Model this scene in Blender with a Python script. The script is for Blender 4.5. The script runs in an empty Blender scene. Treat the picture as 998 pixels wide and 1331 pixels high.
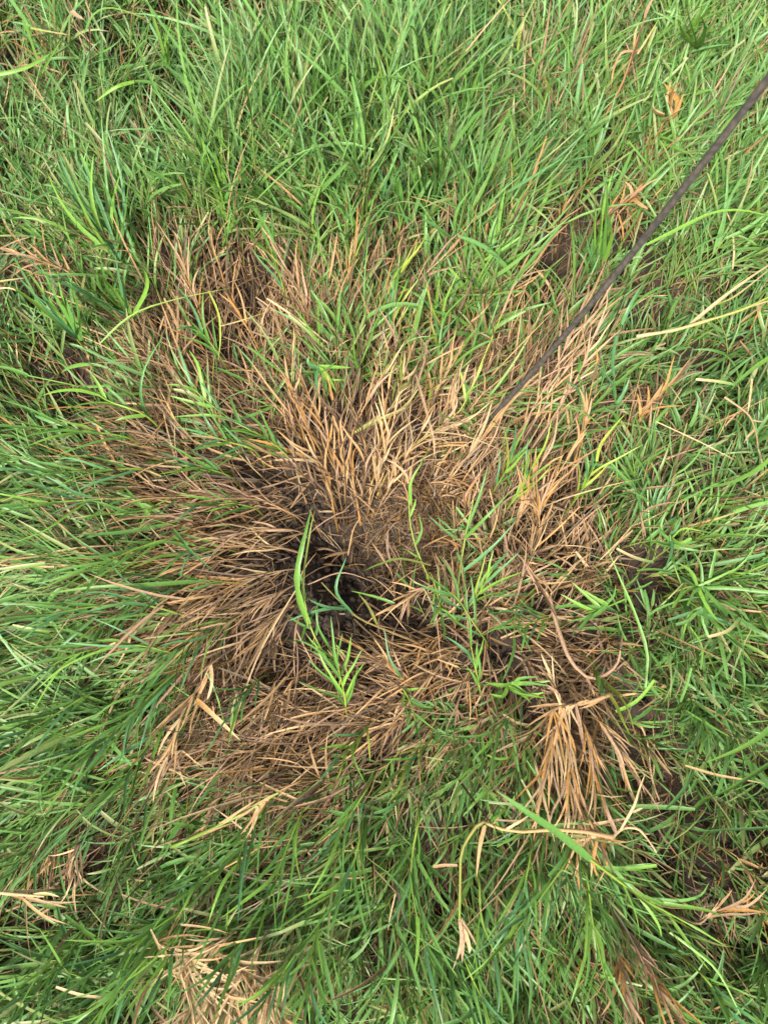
import bpy, math
import numpy as np
rng = np.random.default_rng(11)
sc = bpy.context.scene

# ------------------------------------------------------------------ camera, sky, sun, exposure
CAM_Z, TILT, VFOV = 0.82, math.radians(15.0), math.radians(65.0)
cd = bpy.data.cameras.new('camera'); cam = bpy.data.objects.new('camera', cd)
sc.collection.objects.link(cam); sc.camera = cam
cam.location = (0, 0, CAM_Z); cam.rotation_euler = (TILT, 0, 0)
cd.sensor_fit = 'VERTICAL'; cd.sensor_height = 24; cd.angle_y = VFOV
cd.clip_start = 0.01; cd.clip_end = 300
cd.dof.use_dof = True; cd.dof.focus_distance = 0.78; cd.dof.aperture_fstop = (cd.lens * 1e-3) / 0.0026
SUN_EL, SUN_AZ = math.radians(52), math.radians(205)
w = bpy.data.worlds.new('World'); sc.world = w; w.use_nodes = True
nt = w.node_tree; bg = nt.nodes['Background']
sky = nt.nodes.new('ShaderNodeTexSky'); sky.sky_type = 'NISHITA'; sky.sun_disc = False
sky.sun_elevation = SUN_EL; sky.sun_rotation = SUN_AZ; sky.air_density = 1.0; sky.dust_density = 4.0
hs = nt.nodes.new('ShaderNodeHueSaturation'); hs.inputs['Saturation'].default_value = 0.22
nt.links.new(sky.outputs[0], hs.inputs['Color']); nt.links.new(hs.outputs[0], bg.inputs[0])
bg.inputs[1].default_value = 0.055
sd = bpy.data.lights.new('sun', 'SUN'); sun = bpy.data.objects.new('sun', sd); sc.collection.objects.link(sun)
sd.energy = 1.5; sd.angle = math.radians(14); sd.color = (1.0, 0.95, 0.86)
sun.rotation_euler = (math.radians(90) - SUN_EL, 0, math.pi - SUN_AZ)
vs = sc.view_settings; vs.view_transform = 'Standard'; vs.look = 'None'; vs.gamma = 1; vs.exposure = 2.28
vs.use_curve_mapping = False
sc.cycles.max_bounces = 5; sc.cycles.diffuse_bounces = 3; sc.cycles.transmission_bounces = 3

# ------------------------------------------------------------------ pixel <-> place (photo is 998 x 1331)
F = 665.5 / math.tan(VFOV / 2); CT, ST = math.cos(TILT), math.sin(TILT)
PX = 0.00079                                   # metres a photo pixel covers at the height of the turf
def world(px, py, z):
    """point at height z (metres) that the photo shows at this pixel"""
    px = np.asarray(px, float); py = np.asarray(py, float); z = np.asarray(z, float)
    cx, cy = (px - 499) / F, -(py - 665.5) / F
    dx, dy, dz = cx, cy * CT + ST, cy * ST - CT
    t = (z - CAM_Z) / dz
    return np.stack([dx * t, dy * t, CAM_Z + dz * t], -1)
def pixel(x, y, z):
    zz = z - CAM_Z
    cy, cz = y * CT + zz * ST, -y * ST + zz * CT
    return 499 + F * x / -cz, 665.5 - F * cy / -cz
def norm(v): return v / np.maximum(np.linalg.norm(v, axis=-1, keepdims=True), 1e-9)
class Noise:
    def __init__(self, seed, cell): self.g = np.random.default_rng(seed).random((257, 257)); self.c = cell
    def __call__(self, x, y):
        u, v = np.asarray(x) / self.c + 90.3, np.asarray(y) / self.c + 70.7
        i, j = np.floor(u).astype(int), np.floor(v).astype(int); fu, fv = u - i, v - j
        fu = fu * fu * (3 - 2 * fu); fv = fv * fv * (3 - 2 * fv); i %= 256; j %= 256; g = self.g
        return (g[i, j] * (1 - fu) + g[i + 1, j] * fu) * (1 - fv) + (g[i, j + 1] * (1 - fu) + g[i + 1, j + 1] * fu) * fv
n_big, n_mid, n_fine, n_cl, n_cl2 = Noise(1, .11), Noise(2, .035), Noise(3, .009), Noise(4, .028), Noise(5, .06)

# ------------------------------------------------------------------ how the turf grows: x, y (photo), heading, spread, lean, dead, density, length, tone
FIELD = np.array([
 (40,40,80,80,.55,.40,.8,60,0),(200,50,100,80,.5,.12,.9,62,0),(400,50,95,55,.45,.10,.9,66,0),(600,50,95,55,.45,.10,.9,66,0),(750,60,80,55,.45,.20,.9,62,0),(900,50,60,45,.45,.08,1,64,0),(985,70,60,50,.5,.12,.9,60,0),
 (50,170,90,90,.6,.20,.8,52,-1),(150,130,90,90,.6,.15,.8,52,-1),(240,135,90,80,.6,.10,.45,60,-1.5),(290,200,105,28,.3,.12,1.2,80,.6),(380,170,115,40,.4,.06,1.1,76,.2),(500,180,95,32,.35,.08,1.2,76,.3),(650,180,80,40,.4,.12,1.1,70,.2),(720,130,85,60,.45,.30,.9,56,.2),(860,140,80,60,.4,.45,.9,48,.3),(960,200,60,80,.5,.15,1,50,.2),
 (60,270,120,45,.45,.12,1.1,70,.3),(180,260,120,35,.4,.12,1.1,78,.4),(300,280,102,32,.3,.28,1.1,76,.4),(420,270,112,40,.4,.22,1.1,72,.1),(550,250,92,26,.25,.14,1.2,78,-.2),(600,245,88,30,.25,.34,1,72,0),(680,270,80,45,.4,.20,1,66,0),(760,290,75,60,.45,.25,.9,58,0),(820,260,60,60,.45,.42,.9,56,0),(930,290,40,60,.5,.15,1,64,.2),
 (50,350,140,50,.55,.5,1,62,.2),(150,350,115,40,.45,.15,1.1,76,.4),(250,340,105,32,.35,.45,1,66,.3),(330,355,95,35,.35,.85,.8,60,0),(430,350,98,32,.35,.52,1.1,64,.5),(540,330,60,40,.4,.62,1,62,.4),(640,350,75,30,.35,.5,1.1,70,.5),(710,330,85,40,.4,.4,.4,60,-1),(800,380,70,55,.5,.08,.9,60,-.6),(920,350,50,60,.5,.08,1,62,-.2),
 (40,440,130,45,.5,.15,.9,66,-.4),(130,420,130,40,.5,.30,1,72,.1),(200,440,120,45,.5,.5,.9,66,.1),(300,430,90,60,.5,.97,.45,56,0),(380,430,85,60,.5,.75,.7,56,.3),(460,430,92,30,.35,.46,1.1,66,.8),(550,420,60,40,.45,.5,1,60,.6),(640,430,70,32,.4,.6,1,66,.6),(740,440,58,18,.55,.9,1,84,0),(830,450,75,60,.5,.2,.8,58,-.8),(930,440,60,80,.55,.06,.9,54,-1),
 (40,540,165,30,.75,.2,1,80,0),(100,505,150,50,.7,.4,.45,62,-.8),(180,520,160,40,.7,.55,.9,70,.2),(260,530,155,40,.7,.45,.9,66,.2),(330,540,150,45,.7,.6,.8,62,.2),(400,540,120,45,.6,.75,.7,62,.2),(480,530,65,40,.5,.85,.8,64,.4),(560,530,45,38,.5,.72,.9,62,.5),(640,540,55,28,.5,.76,.9,72,.4),(700,550,55,20,.6,.9,.9,84,0),(790,540,65,50,.5,.5,.9,58,.1),(860,520,50,70,.5,.52,.9,52,0),(940,540,30,80,.55,.18,.9,52,-.9),
 (50,610,178,22,.85,.12,1.1,86,0),(150,600,178,25,.85,.6,1,80,0),(240,620,178,28,.85,.88,1,74,0),(330,640,175,28,.85,.93,.9,70,0),(420,630,120,50,.7,.9,.6,56,0),(500,610,90,45,.6,.96,.6,56,0),(555,640,60,90,.9,.98,.22,40,0),(620,620,55,35,.55,.8,.8,66,.3),(700,640,60,30,.55,.87,.9,66,0),(790,620,55,50,.55,.48,.9,58,.1),(880,620,70,80,.5,.2,1,52,.2),(960,640,40,80,.5,.3,1,52,.2),
 (50,700,190,30,.85,.15,1,84,0),(150,690,185,32,.85,.5,1,80,0),(250,690,187,22,.88,.92,1.1,86,0),(340,700,194,20,.9,.97,1.1,86,0),(430,690,180,60,.8,1,.1,40,0),(500,700,120,60,.8,.9,.15,40,0),(570,700,80,50,.7,.8,.4,50,0),(640,700,70,40,.5,.5,.9,62,.1),(720,700,70,50,.6,.85,.45,56,0),(800,720,50,70,.5,.35,.9,56,.1),(880,700,80,80,.45,.06,1.2,54,.5),(960,720,30,80,.5,.15,1.1,54,.4),
 (50,790,200,32,.8,.18,1,84,0),(150,790,200,40,.8,.28,1,80,.1),(240,780,205,26,.86,.75,1,84,0),(320,790,210,16,.9,.98,1.1,92,0),(380,770,215,20,.9,.98,.35,70,0),(460,770,260,60,.85,.9,.05,40,0),(530,780,30,80,.85,.9,.45,44,0),(620,780,40,80,.6,.45,.8,54,0),(700,780,60,70,.6,.75,.7,50,0),(790,780,200,80,.5,.32,.9,56,.2),(890,780,270,80,.5,.08,1.2,56,.5),(970,790,300,80,.5,.15,1.1,54,.2),
 (50,870,210,32,.78,.2,1,82,0),(140,860,210,32,.8,.4,1,82,.1),(230,850,215,28,.82,.72,1,80,0),(310,860,226,16,.88,.96,1.1,84,0),(360,845,240,40,.88,.9,.1,50,0),(430,860,270,60,.75,.5,.5,52,.2),(520,860,200,60,.88,.92,.7,56,0),(610,860,220,80,.7,.75,.7,52,0),(700,850,270,80,.65,.75,.7,50,0),(790,860,250,80,.6,.6,.8,50,0),(900,850,270,80,.55,.35,.9,52,0),(970,880,290,80,.5,.2,1,54,0),
 (40,950,215,30,.75,.12,1,82,-.1),(150,940,215,28,.75,.16,1.1,84,0),(250,940,235,28,.8,.75,1,80,.1),(330,940,213,28,.85,.82,1,78,0),(420,920,200,40,.85,.85,.9,66,0),(510,930,215,40,.85,.8,.9,62,0),(600,940,225,55,.7,.38,.9,62,-.1),(680,940,250,50,.65,.45,.9,60,.1),(740,950,268,18,.55,.95,1.1,74,.5),(820,950,260,50,.6,.6,.7,56,-.3),(900,930,280,70,.55,.25,.9,54,-.2),(970,960,240,70,.55,.10,.9,56,-.6),
 (50,1030,225,30,.7,.10,1.1,80,-.1),(150,1020,225,28,.7,.10,1.1,82,-.2),(230,1010,230,40,.75,.7,1,66,.3),(330,1010,213,28,.8,.62,1,78,.2),(430,1010,222,35,.75,.40,1,72,0),(520,1030,230,45,.7,.35,1,66,0),(620,1030,250,45,.65,.25,1,66,0),(720,1020,266,20,.55,.7,1.1,76,.4),(800,1020,260,50,.6,.75,.45,58,0),(880,1010,250,80,.6,.08,.95,58,-1.4),(970,1020,240,70,.6,.08,.8,58,-1.2),
 (50,1120,225,40,.7,.15,1,76,-.3),(130,1110,240,45,.7,.5,.8,62,-.1),(230,1090,225,35,.65,.14,1.1,76,.1),(330,1080,222,32,.7,.32,1.1,76,.2),(400,1110,235,40,.7,.45,.7,66,-.3),(500,1120,250,40,.65,.18,1,66,0),(600,1110,262,30,.6,.20,1,72,.1),(700,1110,265,25,.55,.20,1.1,76,.3),(790,1090,270,40,.55,.6,.9,62,.1),(860,1100,280,60,.6,.3,.7,56,-1),(950,1100,290,60,.6,.10,.9,58,-.8),
 (40,1180,225,60,.65,.15,.8,66,-.6),(150,1170,228,45,.65,.12,1,70,-.3),(280,1160,238,32,.6,.08,1.1,78,-.2),(400,1180,255,28,.6,.14,1.1,74,-.3),(500,1180,262,30,.6,.20,.9,70,-.4),(600,1180,266,30,.6,.42,.9,66,-.1),(680,1190,266,25,.55,.14,1.1,78,.1),(780,1180,270,35,.55,.15,1,72,.1),(860,1170,300,50,.6,.3,.7,58,-.4),(940,1180,305,55,.6,.28,.9,58,-.4),
 (50,1260,215,70,.6,.06,1,70,-.4),(150,1270,230,55,.6,.08,1,70,-.1),(270,1265,260,60,.6,.6,.8,60,0),(360,1290,268,45,.6,.55,.9,62,0),(430,1260,265,35,.6,.28,1,66,0),(510,1250,262,40,.6,.3,.9,64,-.1),(600,1260,262,35,.55,.14,1.1,70,.3),(700,1260,262,32,.55,.10,1.1,74,.3),(830,1270,290,40,.6,.55,.9,60,0),(930,1260,315,50,.6,.08,1.1,64,-.2),
 (240,165,90,80,.65,.1,.08,50,-1.5),(255,110,90,80,.6,.1,.5,50,-1.5),(712,365,80,60,.5,.5,.08,50,-1),(108,532,165,40,.85,.4,.1,60,-.8),(850,985,260,60,.55,.2,.6,58,-1.2),(845,1030,260,60,.55,.2,.6,58,-1.2),(908,478,60,80,.6,.1,.3,50,-1.2),(338,392,90,40,.5,.95,.25,50,0),(835,425,60,60,.6,.3,.2,50,-1),(955,650,40,80,.5,.55,1,50,.1),(960,885,290,80,.5,.5,.9,50,0),(862,530,50,70,.5,.7,.9,52,0),(690,780,60,70,.6,.9,.7,50,0),(80,1330,230,70,.6,.06,1,70,-.3),(270,1330,265,60,.6,.5,.9,60,0),(450,1330,265,40,.6,.22,1,66,.1),(650,1330,262,35,.55,.1,1.1,70,.3),(850,1330,300,45,.6,.4,1,62,0),(980,1330,315,50,.6,.1,1,62,-.2)])
for q in FIELD:
    if 380 <= q[0] <= 690 and 320 <= q[1] <= 560: q[5] = min(q[5] * .9, .85); q[8] += .5
    if q[0] >= 570 and 570 <= q[1] <= 910: q[5] = min(.95, q[5] * (1.12 if q[0] < 830 else 1.15))
    if 400 <= q[0] <= 720 and 850 <= q[1] <= 1030: q[5] = min(.95, q[5] * 1.08)
    if 300 <= q[1] <= 460 and q[0] < 380: q[5] = min(.95, q[5] * 1.15)
    if 160 <= q[1] <= 380: q[7] *= 1.15; q[8] += .25; q[3] *= .85
    if 110 <= q[0] <= 340 and 580 <= q[1] <= 900: q[5] = min(.97, q[5] * 1.08 + .03)
    if 200 <= q[0] <= 560 and 900 <= q[1] <= 1040: q[5] = min(.95, q[5] * 1.15 + .05)
    q[5] = min(1, q[5] + .03)
    if q[1] < 160: q[7] *= 1.1; q[8] += .3
    if q[6] < .7 and not (380 < q[0] < 600 and 580 < q[1] < 870) and not (q[0] < 400 and 760 < q[1] < 860): q[6] = q[6] if q[6] < .35 else .3 + .65 * q[6]
def field(px, py, sig=38.):
    px = np.clip(px, -40, 1040); py = np.clip(py, -40, 1370)
    out = np.empty((len(px), 8)); a = np.radians(FIELD[:, 2])
    base = np.c_[np.cos(a), np.sin(a), FIELD[:, 3:]]
    for s in range(0, len(px), 4000):
        d2 = (px[s:s + 4000, None] - FIELD[None, :, 0]) ** 2 + (py[s:s + 4000, None] - FIELD[None, :, 1]) ** 2
        wt = np.exp(-d2 / (2 * sig * sig)) + 1e-7 / (1 + d2); wt /= wt.sum(1, keepdims=True)
        out[s:s + 4000] = wt @ base
    return np.arctan2(out[:, 1], out[:, 0]), np.radians(out[:, 2]), out[:, 3], out[:, 4], out[:, 5], out[:, 6], out[:, 7]

# lumps and hollows of the soil: photo x, y, radius in pixels, height in metres
LUMPS = [(440,705,42,-.055),(485,780,52,-.045),(545,735,36,-.02),(415,668,26,-.03),(200,320,50,.035),(300,295,55,.045),(420,305,55,.04),(540,295,50,.035),(635,320,40,.03),(520,705,40,-.03),(350,845,30,-.02),(552,640,42,.022),(335,375,30,-.05),(290,440,50,-.04),
 (708,345,32,-.075),(105,508,42,-.06),(845,1005,50,-.06),(720,705,32,-.03),(245,135,46,-.06),(920,470,50,-.03),(835,415,32,-.05),(865,1110,40,-.06),
 (985,1010,45,-.03),(120,1130,35,-.02),(290,220,55,.02),(150,300,80,.015),(885,740,70,.025),(510,200,60,.012),(650,1050,60,.02),(250,800,80,.012),(720,940,40,.025),(640,400,50,.015),(440,390,40,.012),(20,1200,40,-.02),(40,60,50,-.02)]
LW = [(*world(x, y, 0.02)[:2], r * PX, h) for x, y, r, h in LUMPS]
def soil_z(x, y):
    z = .03 * (n_big(x, y) - .5) + .014 * (n_mid(x, y) - .5)
    for lx, ly, r, h in LW: z = z + h * np.exp(-((x - lx) ** 2 + (y - ly) ** 2) / (2 * r * r))
    return z

# ------------------------------------------------------------------ materials
def mat(name): m = bpy.data.materials.new(name); m.use_nodes = True; return m, m.node_tree, m.node_tree.nodes['Principled BSDF']
def leaf_material(name, rough, trans, spec=.5, lo=.72):
    m, t, b = mat(name); N, L = t.nodes.new, t.links.new
    at = N('ShaderNodeAttribute'); at.attribute_name = 'Col'
    tc = N('ShaderNodeTexCoord'); nz = N('ShaderNodeTexNoise'); nz.inputs['Scale'].default_value = 420; nz.inputs['Detail'].default_value = 2
    mr = N('ShaderNodeMapRange'); mr.inputs['To Min'].default_value = lo; mr.inputs['To Max'].default_value = 1.25
    mx = N('ShaderNodeMix'); mx.data_type = 'RGBA'; mx.blend_type = 'MULTIPLY'; mx.inputs[0].default_value = 1
    L(tc.outputs['Object'], nz.inputs['Vector']); L(nz.outputs[0], mr.inputs[0]); L(at.outputs['Color'], mx.inputs[6]); L(mr.outputs[0], mx.inputs[7])
    L(mx.outputs[2], b.inputs['Base Color']); b.inputs['Roughness'].default_value = rough; b.inputs['Specular IOR Level'].default_value = spec
    bp = N('ShaderNodeBump'); bp.inputs['Strength'].default_value = .25; bp.inputs['Distance'].default_value = .0006
    L(nz.outputs[0], bp.inputs['Height']); L(bp.outputs[0], b.inputs['Normal'])
    tr = N('ShaderNodeBsdfTranslucent'); ms = N('ShaderNodeMixShader'); ms.inputs[0].default_value = trans
    L(mx.outputs[2], tr.inputs[0]); L(b.outputs[0], ms.inputs[1]); L(tr.outputs[0], ms.inputs[2]); L(ms.outputs[0], t.nodes['Material Output'].inputs[0])
    return m
M_GREEN = leaf_material('green_leaf', .42, .16, .4); M_DEAD = leaf_material('dry_leaf', .7, .08, .2, .5)
def soil_material():
    m, t, b = mat('soil'); N, L = t.nodes.new, t.links.new
    tc = N('ShaderNodeTexCoord'); n1 = N('ShaderNodeTexNoise'); n1.inputs['Scale'].default_value = 60; n1.inputs['Detail'].default_value = 8
    n2 = N('ShaderNodeTexNoise'); n2.inputs['Scale'].default_value = 420; n2.inputs['Detail'].default_value = 6
    cr = N('ShaderNodeValToRGB'); e = cr.color_ramp.elements
    e[0].position = .3; e[0].color = (.012, .008, .005, 1); e[1].position = .75; e[1].color = (.06, .039, .025, 1)
    mm = N('ShaderNodeMath'); mm.operation = 'ADD'; m2 = N('ShaderNodeMath'); m2.operation = 'MULTIPLY'; m2.inputs[1].default_value = .5
    for n in (n1, n2): L(tc.outputs['Object'], n.inputs['Vector'])
    L(n1.outputs[0], mm.inputs[0]); L(n2.outputs[0], mm.inputs[1]); L(mm.outputs[0], m2.inputs[0]); L(m2.outputs[0], cr.inputs[0])
    L(cr.outputs[0], b.inputs['Base Color']); b.inputs['Roughness'].default_value = .95
    bp = N('ShaderNodeBump'); bp.inputs['Strength'].default_value = .8; bp.inputs['Distance'].default_value = .003
    L(m2.outputs[0], bp.inputs['Height']); L(bp.outputs[0], b.inputs['Normal']); return m
M_SOIL = soil_material()
C = dict(g=(.088,.205,.036), b=(.08,.205,.072), d=(.042,.105,.018), y=(.25,.315,.045), l=(.152,.295,.04), v=(.18,.175,.04), t=(.41,.25,.115), p=(.37,.235,.145), o=(.38,.20,.06), s=(.48,.345,.185), n=(.13,.08,.045), e=(.27,.21,.15))
C = {k: np.array(v) for k, v in C.items()}

# ------------------------------------------------------------------ mesh building
def mesh_from(name, V, Q, col, m):
    me = bpy.data.meshes.new(name); V = np.ascontiguousarray(V, np.float32); Q = np.ascontiguousarray(Q, np.int32)
    k = Q.shape[1]
    me.vertices.add(len(V)); me.vertices.foreach_set('co', V.ravel())
    me.loops.add(Q.size); me.loops.foreach_set('vertex_index', Q.ravel())
    me.polygons.add(len(Q)); me.polygons.foreach_set('loop_start', np.arange(len(Q), dtype=np.int32) * k)
    me.polygons.foreach_set('use_smooth', np.ones(len(Q), bool))
    if col is not None:
        a = me.color_attributes.new('Col', 'FLOAT_COLOR', 'POINT')
        a.data.foreach_set('color', np.c_[col, np.ones(len(col))].astype(np.float32).ravel())
    me.materials.append(m); me.update(); me.validate(); return me
def link(name, me, parent=None, loc=None):
    o = bpy.data.objects.new(name, me); sc.collection.objects.link(o)
    if parent: o.parent = parent
    if loc is not None: o.location = loc
    return o
def tag(o, label=None, cat=None, group=None, kind=None):
    for k, v in (('label', label), ('category', cat), ('group', group), ('kind', kind)):
        if v: o[k] = v
    return o
LEAF_W = {5: np.array([.75, 1., .93, .76, .5, .05]), 4: np.array([.7, 1., .9, .6, .06]), 3: np.array([.8, 1., .8, .15]), 9: np.array([.7, .95, 1, .95, .88, .8, .7, .55, .36, .05])}
def ribbons(P, side, up, wid, cb, ct, fold=.35, flat=False, prof=None):
    """P (N,S+1,3) centre lines, side/up (N,S+1,3), wid (N,), colours -> V, Q, col"""
    N, S1, _ = P.shape; S = S1 - 1
    pw = LEAF_W[S] if prof is None else prof
    hw = .5 * wid[:, None] * (pw[None] if pw.ndim == 1 else pw)
    tt = np.linspace(0, 1, S1)[None, :, None]
    col = cb[:, None] * (1 - tt) + ct[:, None] * tt
    Lf, Rt = P - side * hw[..., None], P + side * hw[..., None]
    if flat:
        V = np.stack([Lf, Rt], 2); k = 2
    else:
        V = np.stack([Lf, P - up * (fold * hw)[..., None], Rt], 2); k = 3
    col = np.repeat(col[:, :, None], k, 2)
    idx = np.arange(N * S1 * k).reshape(N, S1, k)
    Q = np.concatenate([np.stack([idx[:, :-1, c], idx[:, :-1, c + 1], idx[:, 1:, c + 1], idx[:, 1:, c]], -1).reshape(-1, 4) for c in range(k - 1)])
    return V.reshape(-1, 3), Q, col.reshape(-1, 3)
def grow(P0, D0, L, S, bend, wob):
    """centre lines that start at P0 along D0 and sag by bend, wander by wob"""
    P = [P0]; d = norm(D0); D = [d]; st = (L / S)[:, None]
    for i in range(S):
        P.append(P[-1] + d * st)
        d = norm(d + np.array([0, 0, -1.]) * bend[:, None] + wob * (1. if i % 2 == 0 else .6)); D.append(d)
    return np.stack(P, 1), np.stack(D, 1)
UP = np.array([0, 0, 1.])
def frame(D, roll):
    s = norm(np.cross(D, UP + 1e-3)); u = np.cross(s, D); r = roll[:, None, None]
    return s * np.cos(r) + u * np.sin(r), u * np.cos(r) - s * np.sin(r)
def tubes(P, rad, cb, ct, k=3):
    N, S1, _ = P.shape; D = norm(np.gradient(P, axis=1)); s = norm(np.cross(D, UP + 1e-3)); u = np.cross(s, D)
    a = np.arange(k) * 2 * math.pi / k
    V = P[:, :, None] + rad[..., None, None] * (s[:, :, None] * np.cos(a)[:, None] + u[:, :, None] * np.sin(a)[:, None])
    tt = np.linspace(0, 1, S1)[None, :, None]; col = np.repeat((cb[:, None] * (1 - tt) + ct[:, None] * tt)[:, :, None], k, 2)
    idx = np.arange(N * S1 * k).reshape(N, S1, k); n = np.roll(idx, -1, 2)
    Q = np.stack([idx[:, :-1], n[:, :-1], n[:, 1:], idx[:, 1:]], -1).reshape(-1, 4)
    return V.reshape(-1, 3), Q, col.reshape(-1, 3)
def join(parts):
    V, Q, K, n = [], [], [], 0
    for v, q, c in parts: V.append(v); Q.append(q + n); K.append(c); n += len(v)
    return np.concatenate(V), np.concatenate(Q), np.concatenate(K)
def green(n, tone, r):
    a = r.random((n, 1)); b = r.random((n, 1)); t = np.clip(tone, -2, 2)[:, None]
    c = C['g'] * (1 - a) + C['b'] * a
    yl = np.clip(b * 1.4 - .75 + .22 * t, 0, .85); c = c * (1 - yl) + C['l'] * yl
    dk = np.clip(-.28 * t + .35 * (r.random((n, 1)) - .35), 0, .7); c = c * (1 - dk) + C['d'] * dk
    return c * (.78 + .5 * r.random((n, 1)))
def dry(n, r, straw=.25):
    k = r.random((n, 1)); c = np.where(k < .28, C['t'], np.where(k < .58, C['p'], np.where(k < .58 + straw * .7, C['s'], np.where(k < .84, C['o'], np.where(k < .92, C['e'], C['n'])))))
    return c * (.35 + .85 * r.random((n, 1)))

# ------------------------------------------------------------------ the ground
def spaced(lo, hi, n): 
    a = np.linspace(lo, hi, n); out = 60 * (np.linspace(0, 1, 26)[1:] ** 4) + np.linspace(0, .4, 26)[1:]
    return np.r_[lo - out[::-1], a, hi + out]
gx, gy = spaced(-.75, .75, 320), spaced(-.5, 1.2, 370)
X, Y = np.meshgrid(gx, gy)
Z = soil_z(X, Y) + .011 * (n_fine(X, Y) - .5)
idx = np.arange(X.size).reshape(X.shape)
Q = np.stack([idx[:-1, :-1], idx[:-1, 1:], idx[1:, 1:], idx[1:, :-1]], -1).reshape(-1, 4)
tag(link('ground', mesh_from('ground', np.c_[X.ravel(), Y.ravel(), Z.ravel()], Q, None, M_SOIL)), 'dark crumbly soil under the grass', 'ground', kind='structure')

# ------------------------------------------------------------------ the turf
# gaps between the clumps where no shoot reaches: photo x, y, half width, half height
GAPS = np.array([(258,128,46,20),(215,150,30,16),(712,342,24,34),(105,506,42,20),(335,362,48,20),(842,1000,34,28),(868,1104,30,34),(925,462,26,20),(836,412,22,20),(720,702,20,26),(295,432,46,22),(18,1225,20,26),(10,66,20,28),(175,60,22,12),(560,112,18,12),(405,105,14,18),(985,1010,22,40),(945,1130,24,20),(590,1180,22,34),(395,1105,30,20),(498,1235,26,16),(100,1120,40,18),(40,930,26,12),(900,640,14,12),(470,60,16,10),(820,90,14,14),(935,320,16,12),(60,460,20,16),(735,1000,20,30)], float)
def in_gap(P):
    g = np.zeros(len(P))
    for k in (-1, P.shape[1] // 2):
        px, py = pixel(P[:, k, 0], P[:, k, 1], P[:, k, 2])
        d = (((px[:, None] - GAPS[:, 0]) / GAPS[:, 2]) ** 2 + ((py[:, None] - GAPS[:, 1]) / GAPS[:, 3]) ** 2).min(1)
        g = np.maximum(g, np.clip(1.3 - d, 0, .62))
    return g
def reach(X, Y, ang, lean, ln):
    """dead share and tone where the top of a shoot from this root ends up"""
    h = ln * PX * 1.15; Z = soil_z(X, Y)
    px, py = pixel(X + h * np.sin(lean * 1.4) * np.cos(ang), Y + h * np.sin(lean * 1.4) * np.sin(ang), Z + h * np.cos(lean * 1.4) * .8)
    f = field(px, py); return f[3], f[6]
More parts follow.
